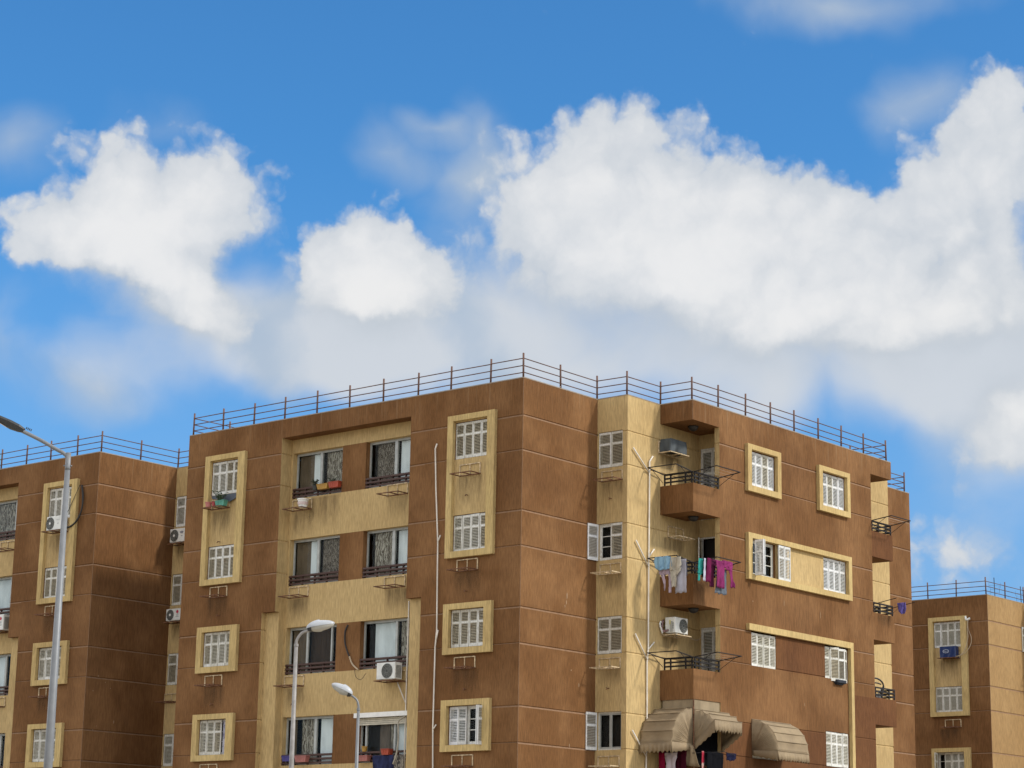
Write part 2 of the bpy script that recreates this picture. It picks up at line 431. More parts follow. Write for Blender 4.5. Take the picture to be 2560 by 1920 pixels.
LEAF = {}
def leaf_mesh(w, h, old):
    key = (round(w, 3), round(h, 3), old)
    if key in LEAF: return LEAF[key]
    mb = MB(); F = FA(0); st = .044; t = .038
    g = .008
    mb.box(F, g, st, 0, h, -t/2, t/2); mb.box(F, w-st, w-g, 0, h, -t/2, t/2)
    zm = h*.66
    for (a, b) in ((0, .10), (zm-.035, zm+.035), (h-.075, h)):
        mb.box(F, st, w-st, a, b, -t/2+.002, t/2-.002)
    sp = .046
    for (lo, hi) in ((.10, zm-.035), (zm+.035, h-.075)):
        n = max(1, int((hi-lo)/sp)); s = (hi-lo)/n
        for i in range(n):
            z = lo+s*(i+.5)
            ps = [F(u, z+dz, d) for (dz, d) in ((-.011, .017), (.013, -.012)) for u in (st, w-st)]
            mb.face([ps[0], ps[1], ps[3], ps[2]], 1)
            q = [p+Vector((0, 0, .007)) for p in ps]
            mb.face([q[0], q[1], q[3], q[2]], 1); mb.face([ps[0], ps[1], q[1], q[0]], 1)
    o = mb.build('shutter_leaf', [(SHUT, SHUT_OLD, SHUT_NEW)[int(old)], (SLAT, SLAT_OLD, SLAT_NEW)[int(old)]])
    me = o.data; bpy.data.objects.remove(o)
    LEAF[key] = me; return me
def leaf(win, F, base_rot, u, z, d, w, h, old=False, right=False, ang=0., label=None):
    """hinged at u; right=True hangs the leaf to the left of its hinge; ang opens it outward"""
    o = bpy.data.objects.new('shutter_leaf', leaf_mesh(w, h, old)); COL.objects.link(o)
    o.parent = win; o.location = F(u, z, d)
    o.rotation_euler = (0, 0, base_rot+(PI+ang if right else -ang))
    if label: o['label'] = label
    return o

# ------------------------------------------------------------------ ground
g = MB(); S = 1500
g.face([(-S, -S, 0), (S, -S, 0), (S, S, 0), (-S, S, 0)])
GROUND = plain('ground_sand', (.30, .25, .18), .95, 0, .18, .02)
o = g.build('ground', GROUND); o['kind'] = 'structure'

# ------------------------------------------------------------------ apartment blocks
TOP = 17.55
GROOVES = [16.355-3*k for k in range(6)]+[15.25-3*k for k in range(6)]
WZ = lambda k: (15.22-2.995*k, 16.41-2.995*k)
BALC = [(14.80, 13.87), (11.85, 10.878), (8.835, 7.88), (5.84, 4.88)]
def shutters(win, F, base, u0, u1, z0, z1, spec, d=-.05):
    """spec: one letter per leaf: c closed, w closed and worn, - missing; then optional angles"""
    n = len(spec); w = (u1-u0)/n
    for i, s in enumerate(spec):
        if s == '-': continue
        jit = random.uniform(0, 1)
        leaf(win, F, base, u0+i*w, z0+.012+.008*jit, d+random.uniform(-.008, .012), w, z1-z0-.03, {'w': 1, 'n': 2}.get(s, 0))
def window(root, kind, c, u0, u1, k, spec, pane=None, label=None, z=None):
    """casement window with louvred shutters set into the wall"""
    F = FA(c) if kind == 'A' else FB(c); base = 0. if kind == 'A' else PI/2
    z0, z1 = z or WZ(k)
    mb = MB()
    hd = -.19 if not pane else -.30
    mb.box(F, u0, u1, z0, z1, hd-.02, hd, 1)                       # dark room behind
    fw = .045
    for a in ((u0, u1, z0, z0+fw), (u0, u1, z1-fw, z1), (u0, u0+fw, z0+fw, z1-fw), (u1-fw, u1, z0+fw, z1-fw)):
        mb.box(F, *a, -.155, -.10, 0)
    mats = [SHUT_OLD if 'w' in spec else SHUT, DARK if pane else INNER]
    if pane:
        mid = (u0+u1)/2
        for a, b in ((u0+fw, mid), (mid, u1-fw)):
            for q in ((a, a+.05, z0+fw, z1-fw), (b-.05, b, z0+fw, z1-fw), (a+.05, b-.05, z0+fw, z0+.10), (a+.05, b-.05, z1-.10, z1-fw)):
                mb.box(F, *q, -.15, -.11, 2 if pane == 'alu' else 0)
            if pane == 'wood':
                for zz in (.38, .66): mb.box(F, a+.05, b-.05, z0+(z1-z0)*zz-.012, z0+(z1-z0)*zz+.012, -.14, -.12, 0)
        mats.append(ALU)
    win = mb.build('window', mats, root)
    if label: win['label'] = label
    if pane:
        p = MB(); p.box(F, u0+fw, u1-fw, z0+fw, z1-fw, -.136, -.130)
        p.build('pane', GLASS, win)
    shutters(win, F, base, u0, u1, z0, z1, spec)
    return win
def surround(root, F, u0, u1, z0, z1, i0, i1, j0, j1, pr=.13, mat=None):
    mb = MB()
    for a in ((u0, u1, z0, j0), (u0, u1, j1, z1), (u0, i0, j0, j1), (i1, u1, j0, j1)):
        mb.box(F, *a, 0, pr)
    return mb.build('window_surround', mat or TRIM, root)
def sliding(root, c, u0, u1, k, parts, guard=True, label=None, mull=()):
    """aluminium sliding window behind a guard rail; parts are (u0,u1,material) hangings or painted sky reflections behind the glass"""
    F = FA(c); z0 = 14.82-2.995*k; z1 = 16.41-2.995*k
    mb = MB()
    d0 = -.25; d1 = -.19
    mb.box(F, u0, u1, z0+.02, z1, -.52, -.50, 1)
    for q in ((u0, u0+.06, z0+.08, z1-.08), (u1-.06, u1, z0+.08, z1-.08), (u0, u1, z1-.08, z1), (u0, u1, z0, z0+.08)): mb.box(F, *q, d0, d1, 0)
    for (a, b) in mull: mb.box(F, a, b, z0+.08, z1-.08, d0, d1+.015, 0)
    win = mb.build('window', [ALU, DARK], root)
    if label: win['label'] = label
    p = MB(); p.box(F, u0+.06, u1-.06, z0+.08, z1-.08, d0+.025, d0+.031); p.build('pane', GLASS, win)
    for (a, b, m) in parts:
        cmb_ = MB(); n = max(2, int((b-a)/.05))
        for i in range(n):
            ua = a+(b-a)*i/n; ub = a+(b-a)*(i+1)/n
            wv = lambda u: -.30+(.008*math.sin(u*42) if m is not SKYREFL else 0)
            cmb_.face([F(ua, z0+.09, wv(ua)), F(ub, z0+.09, wv(ub)), F(ub, z1-.08, wv(ub)), F(ua, z1-.08, wv(ua))])
        cmb_.build('curtain', m, win, True, weld=True)  # the white pieces are painted sky reflections, the others curtains
    if guard:
        gm = MB()
        for zz in (z0+.30, z0+.17, z0+.04): gm.box(F, u0+.01, u1-.01, zz, zz+.055, -.03, -.005)
        for zz in (z0+.29, z0+.16): gm.box(F, u0+.01, u1-.01, zz, zz+.04, -.13, -.11)
        n = 5
        for i in range(n):
            u = u0+.03+(u1-u0-.06)*i/(n-1); gm.box(F, u-.015, u+.015, z0+.01, z0+.33, -.11, -.03)
        gm.build('guard_rail', RAILM, win)
    return win
def railing_meshes(bal, zt, far=False):
    """balcony rail of three flat bars on posts, above the solid parapet"""
    mb = MB()
    if not far: pts = [(1.36, 5.62), (2.49, 5.62), (2.49, 7.08)]
    else: pts = [(2.49, 16.80), (2.49, 18.20), (1.36, 18.20)]
    for dz in (.33, .205, .08):
        for a, b in zip(pts[:-1], pts[1:]):
            F = (lambda u, z, d, a=a: Vector((u, a[1]-d, z))) if a[1] == b[1] else (lambda u, z, d, a=a: Vector((a[0]+d, u, z)))
            i = 0 if a[1] == b[1] else 1
            mb.box(F, min(a[i], b[i]), max(a[i], b[i]), zt+dz, zt+dz+.052, -.018, .018)
    for (x, y) in ([(1.38, 5.62), (1.62, 5.62), (2.2, 5.62), (2.45, 5.62), (2.49, 5.72), (2.49, 5.95), (2.49, 6.5), (2.49, 7.05)] if not far
                   else [(2.49, 16.85), (2.49, 17.3), (2.49, 17.8), (2.49, 18.17), (1.9, 18.2), (1.4, 18.2)]):
        mb.cbox((x, y, zt+.185), .042, .042, .37)
    return mb.build('railing', IRON, bal)
def balcony(root, k, far=False, rail=True):
    zt, zb = BALC[k]
    mb = MB(); th = .12
    ya, yb = (5.59, 7.1) if not far else (16.77, 18.25)
    mb.box(FA(0), 1.22, 2.52-th, zb, zb+.13, -yb+(th if far else 0), -ya-(0 if far else th), 1)
    if not far:
        mb.box(FA(0), 1.22, 2.52, zb, zt, -ya-th, -ya, 0)
        mb.box(FA(0), 2.52-th, 2.52, zb, zt, -yb, -ya-th, 0)
    else:
        mb.box(FA(0), 1.22, 2.52, zb, zt, -yb, -yb+th, 0)
        mb.box(FA(0), 2.52-th, 2.52, zb, zt, -yb+th, -ya, 0)
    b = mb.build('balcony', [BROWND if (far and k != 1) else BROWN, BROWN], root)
    if rail: railing_meshes(b, zt, far)
    return b

def block(name, label, loc, which, side_mat=None):
    root = thing(name, label, 'apartment block', loc)
    # ---- brown walls (one mesh) and cream walls (one mesh)
    br = MB(); cr = MB(); cs = MB(); ce = MB()
    A0 = FA(0.); T = TOP
    side = br if side_mat is None else cs
    rt = dict(o=(-3.02, -1.05), i=(-2.79, -1.36)); lt = dict(o=(-14.36, -12.36), i=(-14.12, -12.70))
    def a_holes(i): return [(i[0], i[1], *WZ(k)) for k in range(5)]
    full = which == 'main'
    # right-hand panel of the front
    pr = [(rt['i'][0]-.1, rt['i'][1]+.1, 12.1, 16.55, 1)]
    wall(br, A0, -4.08, 0, 0, T, GROOVES, a_holes(rt['i']), pr, lip_mi=2)
    wall(br, A0, -4.72, -4.08, 10.93, T, GROOVES, lip_mi=2)
    if full:
        pl = [(lt['i'][0]-.1, lt['i'][1]+.1, 12.1, 16.55, 1)]
        wall(br, A0, -15.40, -11.31, 0, T, GROOVES, a_holes(lt['i']), pl, lip_mi=2)
        wall(br, A0, -11.31, -10.68, 10.93, T, GROOVES, lip_mi=2)
    else:
        wall(br, A0, -15.40, -11.31, 0, T, GROOVES); wall(br, A0, -11.31, -10.68, 10.93, T, GROOVES, lip_mi=2)
    wall(br, A0, -10.68, -4.72, 16.885, T, ())
    # recess: soffits, reveals, pilasters, back wall
    br.face([(-10.68, 0, 16.885), (-4.72, 0, 16.885), (-4.72, .5, 16.885), (-10.68, .5, 16.885)])
    br.face([(-11.31, 0, 10.93), (-10.68, 0, 10.93), (-10.68, .2, 10.93), (-11.31, .2, 10.93)])
    br.face([(-4.72, 0, 10.93), (-4.08, 0, 10.93), (-4.08, .2, 10.93), (-4.72, .2, 10.93)])
    wall(cr, FB(-10.68), 0, .5, 10.93, 16.885, GROOVES)
    wall(cr, FB(-11.31), 0, .2, 0, 10.93, GROOVES)
    wall(cr, FA(.2), -11.31, -10.68, 0, 10.93); wall(cr, FB(-10.68), .2, .5, 0, 10.93)
    wall(cr, FA(.2), -4.72, -4.08, 0, 10.93); wall(cr, FB(-4.72), .2, .5, 0, 10.93)
    wall(br, FB(-4.08), 0, .2, 0, 10.93); wall(br, FB(-4.72), 0, .5, 10.93, 16.885)
    zb = lambda k: (14.82-2.995*k, 16.41-2.995*k)
    hs = [(-10.60, -8.25, *zb(k)) for k in range(5)]+[(-7.17, -4.78, *zb(k)) for k in range(5)]
    ps = [(-8.25, -7.17, *zb(k), 1) for k in range(5)]
    wall(cr, FA(.5), -10.68, -4.72, 0, 16.885, (), hs, ps, hole_d=.26)
    for k in range(5):   # brown inner cheek beside the right-hand windows
        a, b = zb(k); br.face([(-7.168, .5, a), (-7.168, .5, b), (-7.168, .76, b), (-7.168, .76, a)])
    # side: corner panel, stair recess, bay with balconies
    wall(side, FB(0.), 0, 3.8, 0, T, GROOVES, mi=0, lip_mi=2)
    ret_h = [(.05, 1.03, *WZ(k)) for k in range(5)]
    wall(cs, FA(3.8), 0, 1.22, 0, T, GROOVES, ret_h)
    dz = [(BALC[k][1]+.13, 16.41-2.995*k) for k in range(4)]
    wall(cs, FB(1.22), 3.8, 7.81, 0, T, GROOVES)
    wall(cs, FA(7.81), 1.22, 2.33, 0, 16.88, (), [(1.27, 2.20, a, b) for a, b in dz], hole_d=.12)
    wall(cs, FA(7.1), 2.33, 2.52, 0, 16.88, GROOVES); wall(cs, FB(2.33), 7.1, 7.81, 0, 16.88)
    for sgn in (1,): br.face([(1.22, 5.59, 16.88), (2.52, 5.59, 16.88), (2.52, 7.81, 16.88), (1.22, 7.81, 16.88)])
    wall(br, FA(5.59), 1.22, 2.52, 16.88, T)
    bh = [(8.91, 10.40, *WZ(k)) for k in range(5)]+[(13.45, 14.93, *WZ(k)) for k in range(5)]
    bp = [(10.40, 13.45, 12.2, 13.5, 1), (8.7, 8.91, 12.2, 13.5, 1), (14.93, 15.05, 12.2, 13.5, 1), (8.7, 15.05, 12.1, WZ(1)[0], 1), (8.7, 15.05, WZ(1)[1], 13.55, 1)]
    bp += [(7.1, 16.77, 0, 7.36, 3), (15.2, 16.77, 7.36, 8.79, 3), (10.40, 13.45, WZ(2)[0], 10.36, 3)]  # lowest band paints the bay's downward shading; the other patches are darker paint
    if not full: bp = []
    wall(br, FB(2.52), 7.1, 16.77, 0, T, GROOVES, bh, bp, lip_mi=2)
    wall(br, FB(2.52), 5.59, 7.1, 16.88, T); wall(br, FB(2.52), 16.77, 18.25, 16.88, T)
    wall(ce, FB(1.22), 16.77, 20.25, 0, T, GROOVES); wall(br, FA(18.25), 1.22, 2.52, 16.88, T)
    br.face([(1.22, 16.77, 16.88), (2.52, 16.77, 16.88), (2.52, 18.25, 16.88), (1.22, 18.25, 16.88)])
    br.face([(2.52, 16.77, 0), (1.22, 16.77, 0), (1.22, 16.77, 16.88), (2.52, 16.77, 16.88)])
    br.face([(1.22, 18.25, 16.88), (2.52, 18.25, 16.88), (2.52, 18.25, T), (1.22, 18.25, T)])
    wall(br, FB(0.), 20.25, 24.05, 0, T, GROOVES, lip_mi=2)
    ce.face([(0, 20.25, 0), (1.22, 20.25, 0), (1.22, 20.25, T), (0, 20.25, T)])
    br.face([(0, 24.05, 0), (-15.4, 24.05, 0), (-15.4, 24.05, T), (0, 24.05, T)])
    br.face([(-15.4, 0, 0), (-15.4, 24.05, 0), (-15.4, 24.05, T), (-15.4, 0, T)])
    for (x, y, za, zb_) in ((0, 0, 0, T-.03), (2.52, 5.59, 16.89, T-.03)):      # corner beads worn pale
        br.box(FA(y), x-.014, x+.004, za, zb_, -.003, .004, 2)
    w = br.build('wall', [BROWN, CREAM, PALE, BROWND], root)
    if which == 'right': w['label'] = 'dark brown front wall'
    cr.build('recess_wall', [CREAM, BROWN], root); cs.build('cream_wall', [CREAM if side_mat is None else TAN, BROWN, PALE], root); ce.build('cream_wall', [CREAM], root)
    # roof slab with a thin cement coping line
    rf = MB()
    out_ = [(-15.4, 0), (0, 0), (0, 3.8), (1.22, 3.8), (1.22, 5.59), (2.52, 5.59), (2.52, 18.25), (1.22, 18.25), (1.22, 20.25), (0, 20.25), (0, 24.05), (-15.4, 24.05)]
    rf.face([(x, y, T+.004) for x, y in out_])
    for (x0, y0), (x1, y1) in zip(out_, out_[1:]+out_[:1]):
        dx, dy = x1-x0, y1-y0; l = math.hypot(dx, dy); nx, ny = dy/l*.006, -dx/l*.006
        rf.face([(x0+nx, y0+ny, T-.03), (x1+nx, y1+ny, T-.03), (x1+nx, y1+ny, T+.004), (x0+nx, y0+ny, T+.004)])
    rf.build('roof', plain('cement_coping', (.26, .21, .16), .9) if 'cement_coping' not in MATS else MATS['cement_coping'], root)
    # ---- surrounds
    for p in ((rt, lt) if full else (rt,)):
        (o0, o1), (i0, i1) = p['o'], p['i']
        surround(root, A0, o0, o1, 12.05, 16.63, i0, i1, 12.25, 16.45)
        for z0 in (9.02, 6.03, 3.03): surround(root, A0, o0, o1, z0, z0+1.58, i0, i1, z0+.2, z0+1.40)
    # ---- windows
    ri = rt['i']; li = lt['i']
    if full:
        for k, s in enumerate(('wwww', 'cccw', 'wwww')): window(root, 'A', 0, *ri, k, s)
        wn = window(root, 'A', 0, *ri, 3, 'nn--', 'wood', 'half open shuttered window in the lowest yellow surround')
        for j in (0,): leaf(wn, A0, 0, ri[1], WZ(3)[0]-.03, -.02, .34, 1.19, 2, True, rad(82))
        leaf(wn, A0, 0, ri[1]+.03, WZ(3)[0]-.03, -.02, .34, 1.19, 2, True, rad(88))
        for k, s in enumerate(('ccww', 'wwww', 'wccc')): window(root, 'A', 0, *li, k, s)
        wn = window(root, 'A', 0, *li, 3, 'ccw-', 'wood', 'window with one shutter leaf missing and a floral curtain')
        c_ = MB(); c_.box(A0, li[1]-.34, li[1]-.05, WZ(3)[0]+.05, WZ(3)[1]-.05, -.10, -.09); c_.build('curtain', FLORAL, wn)
        # sliding windows of the recess
        W1 = (-10.60, -8.25); W2 = (-7.17, -4.78)
        sliding(root, .5, *W1, 0, [(-10.54, -9.86, TAUPE), (-9.86, -9.40, SKYREFL), (-9.24, -8.31, LACE)], True, None, [(-9.46, -9.36)])
        sliding(root, .5, *W2, 0, [(-6.90, -6.02, LACED), (-5.84, -4.9, SKYREFL)], True, None, [(-6.02, -5.90)])
        sliding(root, .5, *W1, 1, [(-10.54, -9.86, TAUPE), (-9.86, -9.50, SKYREFL), (-9.30, -8.31, LACED)], True, None, [(-9.46, -9.36)])
        sliding(root, .5, *W2, 1, [(-6.90, -6.02, LACE), (-5.84, -4.9, SKYREFL)], True, None, [(-6.02, -5.90)])
        sliding(root, .5, *W1, 2, [(-10.54, -9.80, TAUPE), (-9.7, -8.70, BRNC), (-8.5, -8.31, SKYREFL)], True, None, [(-9.80, -9.72), (-8.66, -8.60)])
        sliding(root, .5, *W2, 2, [(-6.75, -6.25, SKYREFL), (-6.25, -5.75, SKYREFL), (-5.6, -4.9, LACE)], True, None, [(-5.75, -5.67)])
        sliding(root, .5, *W1, 3, [(-10.5, -10.2, TAUPE), (-9.95, -9.28, LACE), (-9.08, -8.31, SKYREFL)], True, None, [(-9.28, -9.17)])
        wn = sliding(root, .5, *W2, 3, [(-6.40, -5.95, GREYC), (-5.93, -5.70, LACE), (-5.60, -5.35, SKYREFL), (-5.35, -4.9, SKYREFL)], True, 'open window under a half lowered roller shutter', [(-6.95, -6.88), (-5.70, -5.63)])
        sh = MB(); Fr = FA(.5)
        sh.box(Fr, -7.24, -4.75, 7.27, 7.42, -.02, .10, 0)
        for i in range(4): sh.box(Fr, -7.14, -4.80, 7.27-.058*(i+1), 7.27-.058*(i+1)+.048, -.10, -.07+.004*(i % 2), 1)
        sh.build('roller_shutter', [WHITEP, plain('shutter_cream', (.50, .46, .36), .5)], wn)
        # stair recess windows
        window(root, 'A', 3.8, .05, 1.03, 0, 'ww')
        wn = window(root, 'A', 3.8, .05, 1.03, 1, '-w', 'wood', 'narrow window with its left shutter swung open')
        leaf(wn, FA(3.8), 0, .07, WZ(1)[0], .0, .49, 1.17, 2, False, rad(96))
        window(root, 'A', 3.8, .05, 1.03, 2, 'ww')
        wn = window(root, 'A', 3.8, .05, 1.03, 3, '--', 'alu', 'narrow aluminium window with an open shutter')
        leaf(wn, FA(3.8), 0, .07, WZ(3)[0], .0, .49, 1.17, 2, False, rad(97))
        # bay windows
        FBY = FB(2.52)
        surround(root, FBY, 8.60, 10.63, 15.0, 16.6, 8.83, 10.41, 15.2, 16.43)
        surround(root, FBY, 13.07, 15.13, 15.0, 16.6, 13.30, 14.94, 15.2, 16.43)
        surround(root, FBY, 8.60, 15.15, 12.05, 13.6, 8.83, 14.94, 12.24, 13.43)
        lm = MB(); lm.box(FBY, 8.60, 15.15, 10.37, 10.58, 0, .13); lm.box(FBY, 14.97, 15.15, 0, 10.37, 0, .13)
        lm.build('window_surround', TRIM, root)
        window(root, 'B', 2.52, 8.91, 10.40, 0, 'nncn'); window(root, 'B', 2.52, 13.45, 14.93, 0, 'ncnn')
        wn = window(root, 'B', 2.52, 8.91, 10.40, 1, '----', 'wood', 'window with both pairs of white shutters thrown open')
        z0 = WZ(1)[0]
        leaf(wn, FBY, PI/2, 8.95, z0-.03, .14, .36, 1.18, 2, False, rad(92)); leaf(wn, FBY, PI/2, 8.99, z0-.03, .14, .36, 1.18, 2, False, rad(86))
        leaf(wn, FBY, PI/2, 10.42, z0, .10, .37, 1.18, 2); leaf(wn, FBY, PI/2, 10.79, z0, .10, .37, 1.18, 2)
        window(root, 'B', 2.52, 13.45, 14.93, 1, 'nnnn')
        window(root, 'B', 2.52, 8.91, 10.40, 2, 'cccc', z=(9.2, 10.33))
        wn = window(root, 'B', 2.52, 13.45, 14.93, 2, 'c---', None, 'window with its shutters bulging outwards', z=(9.2, 10.33))
        leaf(wn, FBY, PI/2, 13.82, 9.16, -.03, .38, 1.16, True, False, rad(24))
        leaf(wn, FBY, PI/2, 14.92, 9.16, -.03, .37, 1.14, False, True, rad(20)); leaf(wn, FBY, PI/2, 14.58, 9.16, .10, .34, 1.14, False, True, rad(-12))
        bk = MB(); bk.box(FBY, 14.0, 14.6, 9.10, 9.22, -.02, .16); bk.box(FBY, 14.05, 14.5, 9.05, 9.10, 0, .10); bk.build('cushion', cloth('dark_bedding', (.045, .05, .06)), wn, bevel=.03)
        window(root, 'B', 2.52, 8.91, 10.40, 3, 'cccc'); window(root, 'B', 2.52, 13.45, 14.93, 3, 'cccc')
        # balconies and their doors
        for k in range(4): balcony(root, k, False, k < 3)
        for k in range(4): balcony(root, k, True, k < 3)
        for k in range(3):
            a, b = dz[k]
            dm = MB(); dm.box(FA(7.81), 1.27, 2.20, a, b, -.30, -.28, 1)
            for q in ((1.27, 1.31, a, b-.05), (2.16, 2.20, a, b-.05), (1.27, 2.20, b-.05, b)): dm.box(FA(7.81), *q, -.11, -.03, 0)
            d_ = dm.build('balcony_door', [SHUT, DARK], root)
            Fd = FA(7.81)
            if k != 1:
                for i in range(2): leaf(d_, Fd, 0, 1.31+.425*i, a+.02, -.045, .425, b-a-.08)
            else:
                leaf(d_, Fd, 0, 1.31, a+.02, -.02, .425, b-a-.08, False, False, rad(70))
                leaf(d_, Fd, 0, 2.16, a+.02, -.02, .30, b-a-.08, False, True, rad(80))
        # canvas screens between the third and fourth balconies, and a black shade sheet
        e = MB(); e.box(FA(5.62), 1.30, 2.48, 7.42, 7.88, -.02, 0); e.box(FB(2.49), 5.64, 7.08, 7.42, 7.88, -.02, 0)
        e2 = MB(); e2.box(FA(5.70), 1.26, 2.40, 5.80, 7.45, -.02, 0); e2.box(FB(2.40), 5.70, 7.09, 5.80, 7.45, -.02, 0)  # added black sheet standing in for the deep shade under the awning
        e2.build('shade_sheet', cloth('shade_sheet_black', (.005, .005, .006), None, 5), root)
        e.build('balcony_screen', cloth('screen_canvas', (.32, .25, .16), None, 2), root)
    elif which == 'left':
        for k, s in enumerate(('cccc', 'wwww', 'cccc', 'cccc')): window(root, 'A', 0, *ri, k, s)
        W2 = (-7.17, -4.78)
        sliding(root, .5, *W2, 0, [(-7.0, -5.75, LACE), (-5.5, -4.9, LACED)], True, None, [(-5.66, -5.56)])
        sliding(root, .5, *W2, 1, [(-7.0, -5.75, SKYREFL), (-5.5, -4.9, BRNC)], True, None, [(-5.66, -5.56)])
        sliding(root, .5, *W2, 2, [(-6.4, -5.7, SKYREFL), (-5.5, -4.9, LACED)], True, None, [(-5.66, -5.56)])
        sliding(root, .5, *W2, 3, [(-7.0, -5.75, BRNC), (-5.5, -4.9, BRNC)], True, None, [(-5.66, -5.56)])
        for k, s in enumerate(('cw', 'wc', 'ww', 'cc')): window(root, 'A', 3.8, .05, 1.03, k, s)
    else:
        for k, s in enumerate(('cccc', 'cccc')): window(root, 'A', 0, *ri, k, s)
        wn = window(root, 'A', 0, *ri, 2, '-ccc', 'wood', 'window with its left shutter leaf open')
        leaf(wn, A0, 0, ri[0]+.02, WZ(2)[0]+.01, 0, .34, 1.16, False, False, rad(85))
        window(root, 'A', 0, *ri, 3, 'cccc')
        wn = window(root, 'A', 3.8, .05, 1.03, 0, '-c', 'wood'); leaf(wn, FA(3.8), 0, .07, WZ(0)[0], 0, .49, 1.17, False, False, rad(95))
        for k in (1, 2): window(root, 'A', 3.8, .05, 1.03, k, 'cc')
    return root
FLORAL = lace('floral_curtain', (.42, .42, .46), (.16, .15, .24), 2.2, 22)
LX = -20.295
MAIN = block('apartment_block', 'brown five storey apartment block with cream recesses, nearest and widest, in the middle', (0, 0, 0), 'main')
LEFT = block('apartment_block', 'brown apartment block at the left edge, behind the tall grey lamp post', (LX, 0, 0), 'left')
RIGHT = block('apartment_block', 'more distant apartment block at the right edge with dark brown front and cream side', (-4.80, 39.60, -1.834), 'right', 'cream')

# water stains below sills and brackets
def stains(root, rects):
    for (kind, c, u0, u1, zt, h) in rects:
        mb = MB()
        F = FA(c) if kind == 'A' else FB(c)
        mb.face([F(u0, zt-h, .005), F(u1, zt-h, .005), F(u1, zt, .005), F(u0, zt, .005)], 0, [(0, 0), (1, 0), (1, 1), (0, 1)])
        mb.build('water_stain', STAIN, root)
stains(MAIN, [('A', 0, -2.75, -1.55, 14.66, 1.2), ('A', 0, -2.8, -1.5, 11.62, 1.0), ('A', 0, -2.8, -1.5, 8.57, .95), ('A', 0, -14.2, -12.9, 11.62, 1.0), ('A', 0, -14.1, -12.9, 8.57, .95),
              ('A', 0, -14.1, -12.95, 14.68, 1.2), ('A', .5, -10.6, -9.4, 14.4, 1.1), ('A', .5, -9.9, -8.2, 14.82, 1.35), ('A', .5, -6.2, -5.1, 14.45, .9), ('A', .5, -10.6, -9.5, 11.4, .9),
              ('A', .5, -6.2, -4.9, 11.4, 1.0), ('A', .5, -10.6, -9.5, 8.4, .9), ('A', 3.8, .1, 1.15, 14.76, .8), ('A', 3.8, .1, 1.15, 11.76, .7), ('A', 3.8, .1, 1.1, 8.76, .7),
              ('B', 1.22, 5.5, 6.9, 15.9, .9), ('B', 1.22, 5.6, 7.0, 13.2, .9), ('B', 1.22, 5.6, 6.7, 9.97, .9), ('B', 2.52, 5.62, 6.9, 11.84, .6), ('B', 2.52, 16.9, 18.2, 11.84, .55)])
stains(LEFT, [('A', 0, -2.75, -1.55, 14.66, 1.3), ('A', 0, -2.8, -1.5, 11.6, 1.0), ('A', 0, -2.8, -1.5, 8.57, .9), ('A', 3.8, .1, 1.1, 14.5, .8), ('A', 3.8, .1, 1.1, 11.5, .8)])
stains(RIGHT, [('A', 0, -2.7, -1.5, 14.7, 1.2), ('A', 0, -2.7, -1.5, 11.5, .9)])

# ------------------------------------------------------------------ roof railings
def roof_railing(label, loc, pts, rails=(18.18, 17.95, 17.73)):
    root = thing('roof_railing', label, 'railing', loc)
    for (x, y) in pts:
        p = MB(); h = random.uniform(-.02, .02)
        p.tube([(0, 0, 0), (random.uniform(-.012, .012), random.uniform(-.012, .012), .80+h)], .031, 6)
        o = p.build('post', ROOFM, root, True); o.location = (x, y, TOP)
    for z in rails:
        r_ = MB()
        for a, b in zip(pts[:-1], pts[1:]): r_.tube([(*a, z+random.uniform(-.006, .006)), (*b, z+random.uniform(-.006, .006))], .017, 5)
        r_.build('rail', ROOFM, root, True)
    return root
roof_railing('rusty three bar railing round the flat roof of the large middle block', (0, 0, 0),
    [(-15.28, 9.0), (-15.28, 7.2), (-15.28, 5.4), (-15.28, 3.6), (-15.28, 1.8), (-15.32, .1), (-13.78, .1), (-12.22, .1), (-10.7, .1), (-9.15, .1), (-7.62, .1), (-6.08, .1), (-4.53, .1), (-3.11, .1), (-1.44, .1), (-.1, .1),
     (-.1, 1.98), (-.1, 3.9), (1.09, 3.93), (1.13, 5.72), (2.39, 5.72), (2.42, 7.18), (2.42, 8.80), (2.41, 10.35), (2.40, 11.86), (2.40, 13.43), (2.40, 14.97), (2.40, 16.51), (2.40, 18.13), (.9, 18.13), (-.4, 18.13)])
roof_railing('short rusty railing on the far roof corner behind the bay of the middle block', (0, 0, 0), [(-1.7, 20.4), (-.1, 20.4), (-.1, 22.1), (-.1, 23.85), (-1.6, 23.85), (-3.2, 23.85)])
roof_railing('rusty three bar railing on the roof of the left block', (LX, 0, 0),
    [(-9.1, .1), (-7.5, .1), (-6.02, .1), (-4.47, .1), (-3.01, .1), (-1.44, .1), (-.06, .1), (-.1, 2.04), (-.1, 3.92), (1.1, 3.95), (1.13, 5.7)])
roof_railing('thin dark railing on the roof of the distant right block', (-4.80, 39.60, -1.834),
    [(-9.2, .1), (-7.7, .1), (-6.15, .1), (-4.6, .1), (-3.11, .1), (-1.63, .1), (-.1, .1), (-.1, 1.98), (-.1, 3.88), (1.1, 3.95)])

